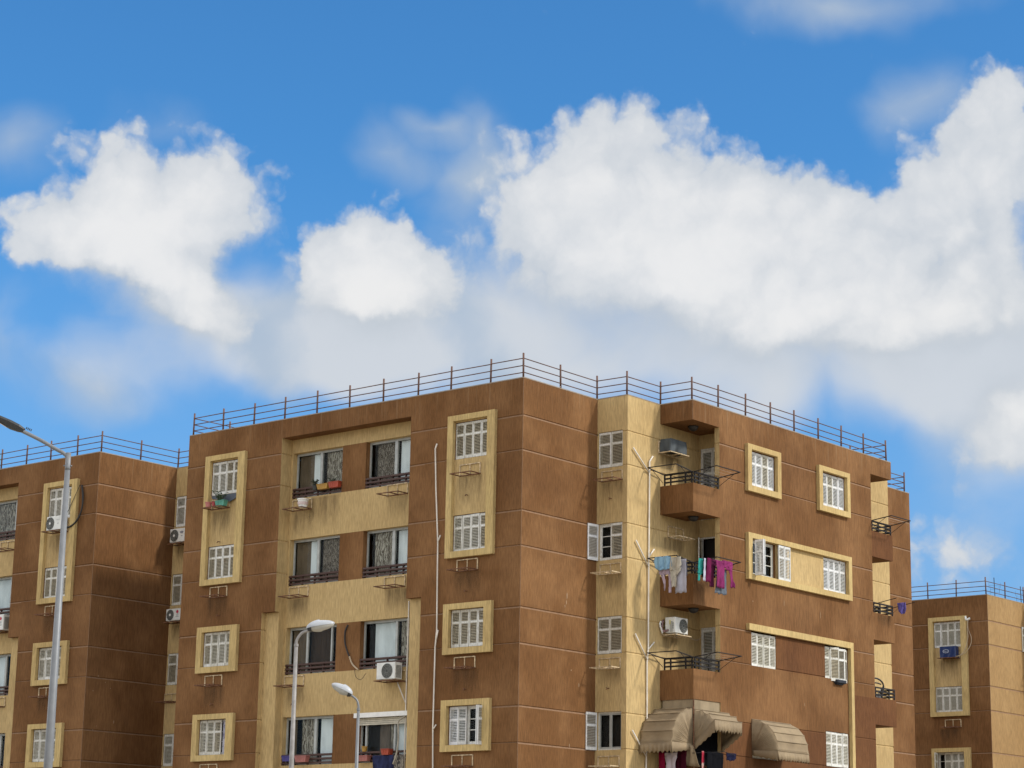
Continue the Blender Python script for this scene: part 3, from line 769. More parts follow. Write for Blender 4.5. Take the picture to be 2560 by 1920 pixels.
# ------------------------------------------------------------------ brackets for air conditioners (local: wall at y=0, outward -y, base at z=0)
def bracket_proto(w, h, dep, key):
    t = thing('ac_bracket', 'x', 'bracket', (0, 0, 0), 0, 'air conditioner brackets on the walls')
    a = MB(); F = FA(0); s = .031
    for u in (-w/2, w/2): a.bar((u, -.02, 0), (u, -.02, h), s)
    a.bar((0, -.02, 0), (0, -.02, h), s*.8)
    a.bar((-w/2, -.02, h), (w/2, -.02, h), s)
    a.build('wall_frame', BRKP if key else RUST, t)
    b = MB()
    for u in (-w/2, w/2, 0.06): b.bar((u, -.01, 0), (u, -dep, 0), s)
    b.bar((-w/2, -.02, 0), (w/2, -.02, 0), s); b.bar((-w/2-.03, -dep, 0), (w/2+.02, -dep, 0), s)
    b.build('base_frame', RUST if key != 2 else BRKP, t)
    return t
PB = {}
def bracket(label, F, base, u, z, w=.84, h=.35, dep=.48, key=1):
    k = (w, h, dep, key); p = F(u, z, 0)
    if k not in PB:
        t = bracket_proto(*k); t.location = p; t.rotation_euler = (0, 0, base); t['label'] = label; PB[k] = t; return t
    return dup(PB[k], p, base, label)
A0 = FA(0); AR = FA(.5); AT = FA(3.8); BS = FB(1.22)
def off(F, loc): return lambda u, z, d: F(u, z, d)+Vector(loc)
LA, LR, LT = (off(q, (LX, 0, 0)) for q in (A0, AR, AT))
RA, RT = (off(q, (-4.8, 39.6, -1.834)) for q in (A0, AT))
b_ = bracket
b_('empty bracket between the two windows of the tall yellow surround nearest the front corner', A0, 0, -2.12, 14.66)
b_('empty bracket just under the tall yellow surround nearest the front corner', A0, 0, -2.15, 11.62)
b_('empty bracket under the fully framed third window nearest the front corner', A0, 0, -2.17, 8.57)
b_('empty bracket under the half open window at the bottom near the front corner', A0, 0, -2.18, 5.57)
b_('planter bracket carrying pots and a green trough below the top left window', A0, 0, -13.58, 14.72, .9, .33, .48, 1)
b_('empty bracket just under the tall yellow surround left of the recess', A0, 0, -13.48, 11.62)
b_('empty bracket under the lone framed third window left of the recess', A0, 0, -13.52, 8.57)
b_('empty bracket under the window with the floral curtain', A0, 0, -13.55, 5.57)
b_('rusty bracket holding a white bucket at the top left of the recess', AR, 0, -10.07, 14.40, .9, .35, .5, 1)
b_('empty bracket at the upper right of the recess, below its top right window', AR, 0, -5.68, 14.47, .9, .35, .5, 1)
b_('empty rusty bracket in the recess under the second window from the top left', AR, 0, -10.07, 11.42, .9, .35, .5, 1)
b_('empty bracket in the recess under the second window from the top right', AR, 0, -5.68, 11.42, .9, .35, .5, 1)
b_('rusty bracket in the recess half hidden behind the upright street lamp post', AR, 0, -10.12, 8.43, .9, .35, .5, 1)
b_('bracket under the cream air conditioner in the recess', AR, 0, -5.50, 8.36, .86, .35, .56, 1)
b_('empty bracket below the topmost narrow window of the cream stair strip', AT, 0, .62, 14.78, .82, .32, .48, 1)
b_('empty bracket below the narrow window with a leaf swung open over the brown wall', AT, 0, .58, 11.77, .82, .32, .48, 2)
b_('empty bracket below the third narrow window of the cream stair strip', AT, 0, .58, 8.77, .82, .32, .48, 2)
b_('empty bracket at the bottom of the cream stair strip, under the aluminium window', AT, 0, .56, 5.72, .82, .32, .48, 2)
b_('pale bracket carrying the covered air conditioner above the top corner balcony', BS, PI/2, 5.98, 15.90, 1.0, .38, .50, 2)
b_('empty pale bracket on the wall above the balcony hung with laundry', BS, PI/2, 6.44, 13.20, .86, .36, .46, 2)
b_('pale bracket carrying the white air conditioner above the third corner balcony', BS, PI/2, 6.10, 9.97, .84, .3, .55, 2)
b_('bracket under the air conditioner on the left block, crossed by the tall lamp post', LA, 0, -2.02, 14.69, .92, .3, .5, 1)
b_('empty bracket under the tall surround of the left block, half behind the lamp post', LA, 0, -2.16, 11.60)
b_('empty bracket under the third window of the left block, half behind the lamp post', LA, 0, -2.2, 8.58)
b_('empty bracket at the left picture edge under the uppermost lace window', LR, 0, -5.75, 14.40, .9, .35, .5, 1)
b_('bracket under the cut off air conditioner at the left picture edge', LR, 0, -5.55, 11.22, .86, .35, .6, 1)
b_('empty bracket low at the left picture edge under the third recess window', LR, 0, -5.70, 8.40, .9, .35, .5, 1)
b_('bracket under the upper air conditioner in the gap between the blocks', AT and LT, 0, .66, 14.50, .86, .35, .46, 1)
b_('bracket under the lower air conditioner in the gap between the blocks', LT, 0, .66, 11.53, .86, .35, .46, 1)
b_('small dark empty bracket in the gap between the left and middle blocks', LT, 0, .40, 8.58, .82, .32, .48, 1)
b_('bracket under the blue wrapped air conditioner on the right block', RA, 0, -1.93, 14.69, .86, .3, .5, 1)
b_('empty bracket under the tall surround of the right block', RA, 0, -1.92, 11.54, .8, .35, .45, 1)
b_('bracket tip poking out at the extreme right picture edge', RT, 0, .5, 14.10, .82, .5, .5, 1)

# ------------------------------------------------------------------ air conditioners (local: back at y=0, front -y)
REDM = plain('badge_red', (.40, .02, .05), .5); NAVY = plain('badge_blue', (.03, .04, .12), .5); GREYT = plain('badge_grey', (.12, .14, .14), .6)
def text_mesh(s, size, mat, parent, loc, name='lettering', rot=(PI/2, 0, 0)):
    cu = bpy.data.curves.new(name, 'FONT'); cu.body = s; cu.size = size; cu.align_x = 'CENTER'; cu.align_y = 'CENTER'; cu.extrude = .002
    to = bpy.data.objects.new(name, cu); COL.objects.link(to)
    dg = bpy.context.evaluated_depsgraph_get(); me = bpy.data.meshes.new_from_object(to.evaluated_get(dg))
    bpy.data.objects.remove(to); me.materials.clear(); me.materials.append(mat)
    o = bpy.data.objects.new(name, me); COL.objects.link(o); o.parent = parent; o.location = loc; o.rotation_euler = rot
    return o
def ring(mb, c, a, b, r, n=28, mi=0):
    pts = [(c[0]+a*math.cos(2*PI*i/n), c[1], c[2]+b*math.sin(2*PI*i/n)) for i in range(n+1)]
    mb.tube(pts, r, 5, mi, False)
def ac(label, F, base, u, z, d, w=.8, h=.54, dep=.3, fan=-.14, logo=None, side=True, hub=True, grp=True):
    """outdoor unit; d is the gap to the wall"""
    t = thing('air_conditioner', label, 'air conditioner', F(u, z, d), base, 'air conditioner units' if grp else None)
    c = MB(); c.box(A0, -w/2, w/2, .03, h, .0, dep); c.build('casing', ACW, t, bevel=.012)
    ft = MB()
    for s in (-.3, .3): ft.box(A0, s*w-.04, s*w+.04, 0, .03, .03, dep-.03)
    ft.build('foot', ACG, t)
    fn = MB(); r = h*.42; cx = fan*w/.8; cz = h*.52
    Rx = Matrix.Rotation(PI/2, 3, 'X')
    fn.lathe((cx, -dep-.002, cz), [(r, 0), (r, .010), (r*.96, .012), (r*.93, .004), (0.001, .004)], 32, 0, Rx)
    f_ = fn.build('fan_grille', ACD, t)
    gm = MB()
    for q in (.3, .52, .74, .93): ring(gm, (cx, -dep-.014, cz), r*q, r*q, .004)
    for i in range(10):
        a = 2*PI*i/10; gm.bar((cx+r*.15*math.cos(a), -dep-.014, cz+r*.15*math.sin(a)), (cx+r*.95*math.cos(a+.25), -dep-.014, cz+r*.95*math.sin(a+.25)), .003)
    gm.build('fan_guard', ACG, f_)
    if hub:
        hb = MB(); hb.lathe((cx, -dep-.016, cz), [(.045, 0), (.045, .006), (.001, .010)], 14, 0, Rx); hb.build('fan_hub', WHITEP, f_)
    if side:
        sm = MB()
        for i in range(11):
            zz = .08+i*(h-.16)/11; sm.box(A0, w/2, w/2+.006, zz, zz+(h-.16)/22, .05, dep-.05)
        sm.build('side_grille', ACD, t)
    lx = .24*w/.8
    if logo == 'oval':
        m_ = MB(); ring(m_, (lx, -dep-.004, h*.72), .075, .034, .008); l_ = m_.build('badge', NAVY, t)
        text_mesh('Carrier', .042, NAVY, l_, (lx, -dep-.004, h*.72))
        m2 = MB(); m2.box(A0, lx-.04, lx+.05, h*.44, h*.47, dep, dep+.004); m2.build('nameplate', GREYT, t)
    if logo == 'round':
        m_ = MB(); m_.lathe((lx, -dep-.002, h*.74), [(.062, 0), (.062, .004), (.001, .005)], 20, 0, Rx); l_ = m_.build('badge', REDM, t)
        text_mesh('LG', .11, GREYT, t, (lx, -dep-.004, h*.50))
        m2 = MB(); m2.box(A0, lx-.09, lx+.09, h*.33, h*.36, dep, dep+.003); m2.build('nameplate', GREYT, t)
    if logo == 'plate':
        m2 = MB(); m2.box(A0, lx-.06, lx+.04, h*.46, h*.49, dep, dep+.003); m2.box(A0, lx-.10, lx+.10, h*.72, h*.735, dep, dep+.003); m2.build('nameplate', GREYT, t)
    return t
ac('cream air conditioner on the front recess wall with slotted side grille', AR, 0, -5.53, 8.38, .14, .80, .56, .34, .06, None, True, False)
ac('pale air conditioner on the left block with a white fan hub, beside the lamp post', LA, 0, -1.98, 14.71, .06, .84, .55, .30, -.2, 'plate', True)
ac('air conditioner cut off by the left picture edge, with a red round badge', LR, 0, -5.56, 11.24, .10, .82, .62, .34, -.2, 'round', True)
ac('upper air conditioner in the gap between blocks, with an oval badge', LT, 0, .66, 14.53, .10, .82, .54, .30, -.16, 'oval', False)
ac('lower air conditioner in the gap between blocks, with a red round badge', LT, 0, .66, 11.56, .10, .78, .47, .30, -.16, 'round', False)
t = ac('white air conditioner beside the third corner balcony, fan facing right', BS, PI/2, 6.03, 10.0, .14, .70, .53, .39, .12, None, False, False)
v = MB(); v.box(FB(-.352), -.30, -.19, .06, .40, -.01, .0); v.box(FB(-.354), -.22, -.17, .30, .44, -.012, 0, 1)
v.build('valve_cover', [ACG, plain('energy_label', (.5, .45, .18))], t)
v = MB()
for i, hh in enumerate((.020, .014, .022, .016, .020, .012)): v.box(FB(-.354), -.335, -.300, .16+i*.036, .16+i*.036+hh, -.012, 0)
v.build('side_print', GREYT, t)
# covered units: casing hidden under a draped sheet
def sheet_cover(w, h, dep, folds, amp, seed, n=26, m=10):
    mb = MB(); rnd = random.Random(seed)
    prof = [(-w/2, 0), (-w/2, -dep), (w/2, -dep), (w/2, 0)]
    segs = [(prof[i], prof[i+1]) for i in range(3)]; lens = [math.dist(a, b) for a, b in segs]; tot = sum(lens)
    def pt(s):
        for (a, b), l in zip(segs, lens):
            if s <= l+1e-9:
                f = s/l; nx, ny = (b[1]-a[1])/l, -(b[0]-a[0])/l
                return (a[0]+(b[0]-a[0])*f, a[1]+(b[1]-a[1])*f, nx, ny)
            s -= l
    grid = []
    for j in range(m+1):
        row = []; z = h*j/m
        for i in range(n+1):
            s = tot*i/n; x, y, nx, ny = pt(s)
            k = math.sin(s*folds+3.2*(1-j/m)+.6*math.sin(s*5)) * amp*(1.15-j/m)
            row.append(Vector((x-nx*k*-1, y-ny*k*-1, z+.012*math.sin(s*9)*(1-j/m))))
        grid.append(row)
    for j in range(m):
        for i in range(n): mb.face([grid[j][i], grid[j][i+1], grid[j+1][i+1], grid[j+1][i]])
    mb.face([(-w/2, 0, h), (-w/2, -dep, h), (w/2, -dep, h), (w/2, 0, h)])
    mb.face([(-w/2, 0, .02), (-w/2, -dep, .02), (w/2, -dep, .02), (w/2, 0, .02)])
    return mb
def covered(label, F, base, u, z, d, w, h, dep, mat, folds, amp, seed):
    t = thing('air_conditioner', label, 'air conditioner', F(u, z, d), base, 'air conditioner units')
    c = MB(); c.box(A0, -w/2+.08, w/2-.08, .03, h-.05, .02, dep-.08); c.build('casing', ACW, t)
    sheet_cover(w, h, dep, folds, amp, seed).build('cover', mat, t, True, weld=True)
    return t
covered('air conditioner wrapped in a creased grey sheet above the top corner balcony', BS, PI/2, 5.98, 15.93, .05, .90, .42, .42, cloth('dark_grey_sheet', (.085, .095, .10), (.05, .056, .06), 3), 9.5, .040, 3)
BLUEC = NB('blue_plastic'); BLUEC = BLUEC.fin((.012, .030, .105), .25, 0, .5)
t = covered('air conditioner wrapped in shiny blue plastic on the right block', RA, 0, -1.93, 14.71, .04, .82, .52, .32, BLUEC, 21, .010, 5)
m_ = MB(); ring(m_, (-.06, -.345, .29), .15, .075, .010); l_ = m_.build('badge', plain('badge_white', (.45, .5, .6)), t)
text_mesh('Carrier', .085, MATS['badge_white'], l_, (-.06, -.347, .29))

for (F, u, z) in ((A0, -2.2, 14.02), (A0, -2.15, 10.98), (A0, -2.1, 7.93), (A0, -13.55, 13.55), (A0, -13.4, 10.98), (A0, -13.5, 7.95), (AR, -10.1, 7.85), (AT, .6, 14.2), (AT, .55, 8.15)):
    m_ = MB(); m_.tube([F(u, z, -.01), F(u, z, .10), F(u-.02, z-.05, .13)], .014, 6); m_.tube([F(u-.12, z+.03, .012), F(u, z, .06)], .008, 5)
    m_.build('drain_stub', RUST, MAIN)
def splash(root, F, pts, mat):
    for (u, z, w, h) in pts:
        m_ = MB(); n = 9; m_.face([F(u+w*math.cos(2*PI*i/n)*(1+.3*math.sin(i*2.3)), z+h*math.sin(2*PI*i/n)*(1+.25*math.cos(i*3.1)), .006) for i in range(n)])
        m_.build('paint_splash', mat, root)
SPL = plain('dried_splash', (.30, .20, .12), .9)
splash(MAIN, FB(0.), [(2.30, 10.93, .025, .10), (2.27, 10.72, .018, .07), (2.20, 10.60, .014, .05), (2.55, 8.63, .02, .025), (2.95, 8.2, .015, .07), (2.5, 6.3, .015, .06)], SPL)
splash(MAIN, FB(2.52), [(10.9, 11.5, .012, .10), (13.2, 11.35, .012, .13), (9.0, 11.35, .02, .02), (12.1, 8.2, .012, .06)], SPL)
splash(LEFT, FB(0.), [(.55, 9.3, .02, .03), (.9, 9.1, .015, .02), (1.15, 8.9, .02, .02), (.35, 8.75, .02, .02), (.6, 7.5, .015, .02), (1.4, 7.7, .02, .06), (.45, 7.35, .02, .03)], SPL)
# ------------------------------------------------------------------ drain pipes and cables
def pipe(label, paths, r, mat, name='drain_pipe', cat='drain pipe', n=8):
    root = None
    t = thing(name, label, cat, paths[0][-1])
    for i, p in enumerate(paths):
        mb = MB(); mb.tube(p, r if i == 0 else r*.9, n); o = mb.build('pipe' if i == 0 else 'branch', mat, t, True, None)
        o.location = -Vector(paths[0][-1])
    return t
def vpipe(main): return main
pipe('white drain pipe slanting down the brown front between recess and yellow surrounds',
     [[(-3.50, -.07, 15.82), (-3.57, -.07, 15.66), (-3.50, -.07, 14.4), (-3.36, -.07, 12.6), (-3.35, -.07, 11.8), (-3.31, -.07, 9.8), (-3.36, -.07, 9.3), (-3.37, -.07, 6.8), (-3.33, -.07, 5.5), (-3.33, -.07, 0)],
      [(-3.37, -.07, 12.6), (-3.25, -.08, 12.83)], [(-3.33, -.07, 9.5), (-3.25, -.08, 9.82)], [(-3.37, -.07, 6.72), (-3.23, -.08, 6.88)]], .024, PIPE)
pipe('white drain pipe with branching stubs on the cream wall left of the corner balconies',
     [[(1.27, 5.11, 15.72), (1.27, 4.93, 15.52), (1.27, 4.92, 13.9), (1.27, 4.89, 12.0), (1.27, 4.89, 9.5), (1.27, 4.82, 9.0), (1.27, 4.83, 7.0), (1.27, 4.79, 5.7), (1.27, 4.79, 0)],
      [(1.27, 4.90, 15.15), (1.28, 4.03, 15.82)], [(1.27, 4.88, 12.08), (1.28, 4.20, 12.84)], [(1.27, 4.83, 9.10), (1.28, 4.18, 9.86)], [(1.27, 4.79, 6.08), (1.28, 4.04, 6.84)],
      [(1.27, 4.92, 12.42), (1.29, 5.17, 12.68)], [(1.27, 4.87, 9.42), (1.29, 5.18, 9.69)]], .027, PIPE)
pipe('thin white pipe down the right edge of the front recess', [[(-4.99, .44, 10.92), (-5.0, .44, 7.7), (-5.0, .44, 0)], [(-5.36, .40, 8.33), (-4.99, .44, 7.62)]], .022, PIPE)
BLK = plain('black_cable', (.018, .017, .016), .6); TANC = plain('tan_cable', (.42, .33, .22), .7)
def curve(pts, n=6):
    """Catmull-Rom through the points"""
    p = [Vector(q) for q in pts]; p = [p[0]*2-p[1]]+p+[p[-1]*2-p[-2]]; o = []
    for i in range(1, len(p)-2):
        for k in range(n):
            t_ = k/n; a, b, c, d = p[i-1:i+3]
            o.append(.5*((2*b)+(c-a)*t_+(2*a-5*b+4*c-d)*t_*t_+(3*b-a-3*c+d)*t_**3))
    o.append(p[-2]); return o
def cable(label, paths, r, mats, cat='cable'):
    t = thing('cable', label, cat, paths[0][-1])
    for i, p in enumerate(paths):
        mb = MB(); mb.tube(curve(p), r[i], 6); o = mb.build('strand', mats[i], t, True); o.location = -Vector(paths[0][-1])
    return t
cable('black hose hanging on the brown panel between the third row recess windows', [[(-7.70, .46, 10.33), (-7.80, .45, 10.1), (-7.78, .44, 9.75), (-7.66, .44, 9.45), (-7.55, .43, 9.28)], [(-7.55, .43, 9.28), (-7.40, .43, 9.02), (-7.12, .42, 8.82)],
      [(-7.3, .43, 8.85), (-7.2, .40, 8.6), (-6.95, .38, 8.5), (-6.72, .38, 8.70)]], [.026, .028, .008], [BLK, TANC, BLK])
cable('thick black cable looping from the air conditioner on the left block', [[(LX-1.46, -.2, 14.78), (LX-1.22, -.16, 14.84), (LX-.98, -.12, 15.0), (LX-.80, -.10, 15.25), (LX-.73, -.08, 15.6), (LX-.76, -.07, 15.95), (LX-.86, -.06, 16.36)],
      [(LX-.86, -.15, 16.36), (LX-1.2, -.16, 15.8), (LX-1.52, -.16, 15.30)], [(LX-.84, -.06, 16.36), (LX-.70, -.08, 15.9), (LX-.75, -.10, 15.4), (LX-1.05, -.14, 14.9)]], [.034, .010, .014], [BLK, BLK, BLK])
Rb = Vector((-4.80, 39.60, -1.834))
def rp(x, y, z): return tuple(Rb+Vector((x, y, z)))
cable('pair of pale cables looping from the blue wrapped unit on the right block', [[rp(-1.60, -.34, 14.74), rp(-1.30, -.28, 14.80), rp(-1.08, -.2, 15.1), rp(-.96, -.16, 15.6), rp(-.98, -.15, 16.0), rp(-.93, -.15, 16.42)],
      [rp(-1.5, -.3, 14.72), rp(-1.1, -.2, 14.9), rp(-.86, -.12, 15.25), rp(-.82, -.10, 15.6), rp(-.95, -.12, 16.0), rp(-.96, -.15, 16.45)],
      [rp(-1.06, -.14, 16.58), rp(-1.0, -.17, 16.42), rp(-.84, -.12, 16.48)]], [.018, .016, .05], [TANC, TANC, WHITEP])
cable('grey cable sagging from the white balcony air conditioner to the door', [[(1.60, 6.38, 10.12), (1.5, 6.9, 9.98), (1.34, 7.5, 9.99), (1.30, 7.78, 10.12)]], [.016], [TANC])
cable('bundle of wires behind the white balcony air conditioner', [[(1.25, 5.72, 10.45), (1.28, 5.60, 10.2), (1.34, 5.64, 10.08), (1.50, 5.66, 10.12)], [(1.25, 5.60, 10.40), (1.27, 5.52, 10.28), (1.3, 5.62, 10.02)]], [.035, .03], [plain('mauve_insulation', (.20, .12, .12)), WHITEP])

# ------------------------------------------------------------------ ceiling lamps under the balcony slabs
for k, (z, lb) in enumerate(((16.878, 'dark bowl lamp under the roof canopy at the bay corner'), (13.868, 'dark bowl lamp under the top corner balcony'), (10.876, 'dark bowl lamp under the balcony hung with laundry'))):
    t = thing('ceiling_lamp', lb, 'ceiling lamp', (1.92, 6.46, z), 0, 'dark bowl lamps under the balconies')
    m_ = MB(); m_.lathe((0, 0, 0), [(.17, 0), (.18, -.02), (.17, -.035)], 20); m_.build('rim', IRON, t)
    m_ = MB(); m_.lathe((0, 0, 0), [(.165, -.03), (.155, -.08), (.115, -.13), (.06, -.155), (.001, -.16)], 20); m_.build('bowl', plain('smoked_glass', (.02, .018, .018), .5) if k == 0 else MATS['smoked_glass'], t, True)

# ------------------------------------------------------------------ clothes drying racks
def rack(label, F, u0, u1, z, dep=.86, rise=.10, lines=3):
    """fold-out frame hinged on a balcony rail"""
    t = thing('drying_rack', label, 'drying rack', F(u0, z, 0), 0, 'fold out drying racks on the balconies')
    o_ = -F(u0, z, 0)
    m_ = MB(); q = [F(u0, z, 0), F(u0, z+rise, dep), F(u1, z+rise, dep), F(u1, z, 0)]
    for a, b in zip(q, q[1:]+q[:1]): m_.bar(a, b, .029)
    m_.build('frame', IRON, t).location = o_
    m_ = MB()
    for u in (u0, u1): m_.bar(F(u, z-.28, .02), F(u, z+rise*.75, dep*.75), .013)
    m_.build('brace', IRON, t).location = o_
    m_ = MB()
    for i in range(lines):
        f = (i+1)/(lines+1); m_.bar(F(u0, z+rise*f, dep*f), F(u1, z+rise*f, dep*f), .003)
    m_.build('line', plain('washing_line', (.35, .33, .3)) if 'washing_line' not in MATS else MATS['washing_line'], t).location = o_
    return t
FAB = FA(5.58); FBB = FB(2.51)
for k, nm in enumerate(('top', 'second', 'third')):
    zt = BALC[k][0]+.37
    if k == 1:
        rack('left hand drying rack with blue and beige laundry', FAB, 1.36, 2.47, zt); rack('right hand drying rack with teal, maroon and magenta laundry', FBB, 5.68, 7.04, zt)
    else:
        rack('empty drying rack on the left side of the %s corner balcony' % nm, FAB, 1.36, 2.47, zt); rack('empty drying rack on the right side of the %s corner balcony' % nm, FBB, 5.68, 7.04, zt)
rack('empty drying rack on the top far balcony at the right end of the bay', FBB, 16.80, 18.15, 15.17, .82)
t = thing('drying_rack', 'pair of dark drying arms sticking out of the second far balcony', 'drying rack', (2.5, 16.85, 12.15))
for y in (16.85, 18.16):
    m_ = MB(); m_.bar((2.5, y, 12.15), (3.42, y, 12.30), .022); m_.bar((2.5, y, 11.95), (2.85, y, 12.2), .009); m_.build('arm', IRON, t).location = (-2.5, -16.85, -12.15)
t = thing('folded_frame', 'black padded loop of a folded frame on the third far balcony', 'folded frame', (2.3, 17.3, 8.8))
m_ = MB(); m_.tube(curve([(2.35, 16.8, 9.42), (2.35, 17.0, 9.53), (2.35, 17.35, 9.52), (2.35, 17.62, 9.40), (2.35, 17.66, 9.2), (2.35, 17.5, 8.95)]), .03, 8); m_.tube(curve([(2.34, 16.8, 9.36), (2.34, 17.2, 9.38), (2.34, 17.5, 9.36)]), .025, 8)
m_.build('handle', BLK, t, True).location = (-2.3, -17.3, -8.8)
m_ = MB(); m_.tube(curve([(2.30, 17.2, 8.8), (2.3, 17.45, 9.1), (2.3, 17.72, 9.3), (2.30, 17.70, 9.43)]), .018, 6); m_.box(FB(2.25), 17.0, 17.5, 8.80, 9.0, 0, .12)
m_.build('frame', GALV, t).location = (-2.3, -17.3, -8.8)

# ------------------------------------------------------------------ laundry: hanging cloths with folds and thickness
def hang(name, label, cat, F, pieces, mat, d, seed, amp=.028, grp='laundry on the drying racks', th=.012, freq=24):
    """pieces: lists of rows (z, u0, u1) from top to bottom"""
    rnd = random.Random(seed); mb = MB()
    for rows in pieces:
        nz = 14; grid = []; nu = 16
        for j in range(nz+1):
            f = j/nz*(len(rows)-1); i = min(int(f), len(rows)-2); q = f-i
            z, a, b = (rows[i][x]*(1-q)+rows[i+1][x]*q for x in range(3))
            row = []
            for k in range(nu+1):
                u = a+(b-a)*k/nu; fold = .25+.75*j/nz
                dd = d+amp*fold*(math.sin(u*freq+seed)+.5*math.sin(u*freq*2.1+j*.25+seed*2))+.006*math.sin(j*1.3+k*.7)
                row.append((u, z+(.018*math.sin(k*.9+seed) if j == nz else 0), dd))
            grid.append(row)
        P0 = [[F(*q) for q in r] for r in grid]; P1 = [[F(u, z, dd-th) for (u, z, dd) in r] for r in grid]
        for j in range(nz):
            for k in range(nu):
                mb.face([P0[j][k], P0[j][k+1], P0[j+1][k+1], P0[j+1][k]]); mb.face([P1[j][k], P1[j+1][k], P1[j+1][k+1], P1[j][k+1]])
        for j in range(nz):
            for k in (0, nu): mb.face([P0[j][k], P0[j+1][k], P1[j+1][k], P1[j][k]])
        for k in range(nu):
            for j in (0, nz): mb.face([P0[j][k], P0[j][k+1], P1[j][k+1], P1[j][k]])
    c = F(pieces[0][0][1], pieces[0][0][0], d)
    o = mb.build(name, mat, None, True, c, weld=True); tag(o, label, cat, grp); return o
zl = 12.28
hang('blue_shirt', 'pale blue garment bunched over the left end of the laundry rack', 'shirt', FAB, [[(12.33, 1.66, 2.24), (12.2, 1.62, 2.30), (12.0, 1.66, 2.33), (11.90, 1.74, 2.24)]], cloth('pale_blue', (.24, .40, .52), (.13, .24, .36), 12), .88, 1, .035)
hang('camisole', 'lilac strappy garment below the pale blue one', 'top', FAB, [[(12.0, 1.72, 2.24), (11.75, 1.80, 2.22)], [(11.77, 1.83, 1.95), (11.45, 1.94, 2.01), (11.26, 1.93, 2.0)], [(11.77, 2.12, 2.24), (11.45, 2.15, 2.22), (11.17, 2.14, 2.22)]], cloth('lilac', (.42, .33, .38), None, 10), .80, 2)
hang('beige_trousers', 'beige trousers hanging in the middle of the left laundry rack', 'trousers', FAB, [[(12.27, 2.28, 2.64), (12.0, 2.22, 2.66), (11.85, 2.22, 2.55)], [(11.90, 2.22, 2.45), (11.6, 2.27, 2.48), (11.33, 2.32, 2.47)], [(11.92, 2.42, 2.66), (11.8, 2.45, 2.62), (11.7, 2.44, 2.52)]], cloth('beige', (.44, .40, .32), None, 8), .86, 3)
hang('grey_sheet', 'pale grey lilac sheet hanging lowest on the left laundry rack', 'sheet', FAB, [[(12.2, 2.36, 2.78), (11.7, 2.36, 2.79), (11.14, 2.35, 2.80)]], cloth('grey_lilac', (.42, .41, .46), None, 4), .76, 4, .015)
hang('dark_sock', 'small dark striped cloth at the inner end of the left rack', 'cloth', FAB, [[(12.17, 2.42, 2.50), (11.75, 2.42, 2.52)]], cloth('dark_stripe', (.08, .08, .11)), .30, 5)
hang('black_trousers', 'black cloth at the inner end of the right laundry rack', 'cloth', FBB, [[(12.2, 5.66, 5.92), (11.72, 5.68, 5.95)]], cloth('black_cloth', (.007, .007, .009)), .30, 6)
hang('teal_shirt', 'teal green shirt hanging on the right laundry rack', 'shirt', FBB, [[(12.22, 5.02, 5.26), (12.0, 4.98, 5.28), (11.72, 4.96, 5.22)], [(11.75, 4.97, 5.12), (11.5, 4.96, 5.1)]], cloth('teal', (.03, .23, .20), None, 8), .62, 7)
hang('white_towel', 'narrow pale towel between the teal and maroon clothes', 'towel', FBB, [[(12.24, 5.22, 5.34), (11.52, 5.18, 5.30)]], cloth('pale_towel', (.48, .48, .56)), .68, 8)
hang('maroon_shirt', 'deep maroon shirt in the middle of the right laundry rack', 'shirt', FBB, [[(12.26, 5.34, 5.56), (11.9, 5.32, 5.58), (11.5, 5.26, 5.55)]], cloth('maroon', (.13, .015, .055), None, 8), .74, 9)
hang('plum_trousers', 'dark plum trousers behind the magenta hoodie', 'trousers', FBB, [[(12.26, 5.52, 5.92), (11.9, 5.54, 5.80), (11.38, 5.54, 5.72)]], cloth('plum', (.09, .014, .045), None, 8), .70, 10)
hang('magenta_hoodie', 'magenta hooded top with a dangling sleeve, brightest on the rack', 'hoodie', FBB, [[(12.22, 5.62, 6.15), (11.9, 5.68, 6.10), (11.36, 5.66, 6.10)], [(12.26, 5.98, 6.56), (12.1, 6.06, 6.60), (11.98, 6.16, 6.56)], [(12.12, 6.34, 6.54), (11.8, 6.40, 6.58), (11.44, 6.46, 6.68)]], cloth('magenta', (.22, .032, .115), (.14, .02, .075), 7), .86, 11, .03)
hang('jeans', 'faded grey jeans hanging lowest under the magenta hoodie', 'jeans', FBB, [[(12.0, 5.84, 6.36), (11.6, 5.80, 6.34), (11.18, 5.72, 6.34)]], cloth('denim', (.13, .15, .18), None, 12), .76, 12, .018)
hang('purple_cloth', 'small purple cloth slung over the far balcony drying arm', 'cloth', FA(18.12), [[(12.30, 2.78, 3.12), (12.1, 2.80, 3.14), (11.95, 2.85, 3.10)], [(12.2, 2.86, 3.12), (11.9, 2.92, 3.08)]], cloth('violet', (.16, .13, .42), (.07, .06, .2), 16), .10, 13, .03, None)
under = 'laundry under the large awning'
hang('red_cloth', 'crimson cloth hanging at the left under the large awning', 'cloth', FAB, [[(6.25, 1.46, 1.70), (5.0, 1.46, 1.70)]], cloth('crimson', (.22, .008, .035)), .38, 14, .02, under)
hang('vest', 'white sleeveless top hanging under the large awning', 'top', FAB, [[(6.20, 1.70, 2.18), (6.05, 1.70, 2.16), (5.85, 1.78, 2.10), (5.1, 1.72, 2.14)]], cloth('white_cotton', (.52, .46, .50), None, 5), .40, 15, .02, under)
hang('maroon_cloth', 'dark maroon cloth behind the white top under the awning', 'cloth', FAB, [[(6.3, 1.85, 2.45), (6.05, 1.9, 2.4), (5.0, 1.9, 2.4)]], cloth('dark_maroon', (.05, .006, .014)), .25, 16, .02, under)
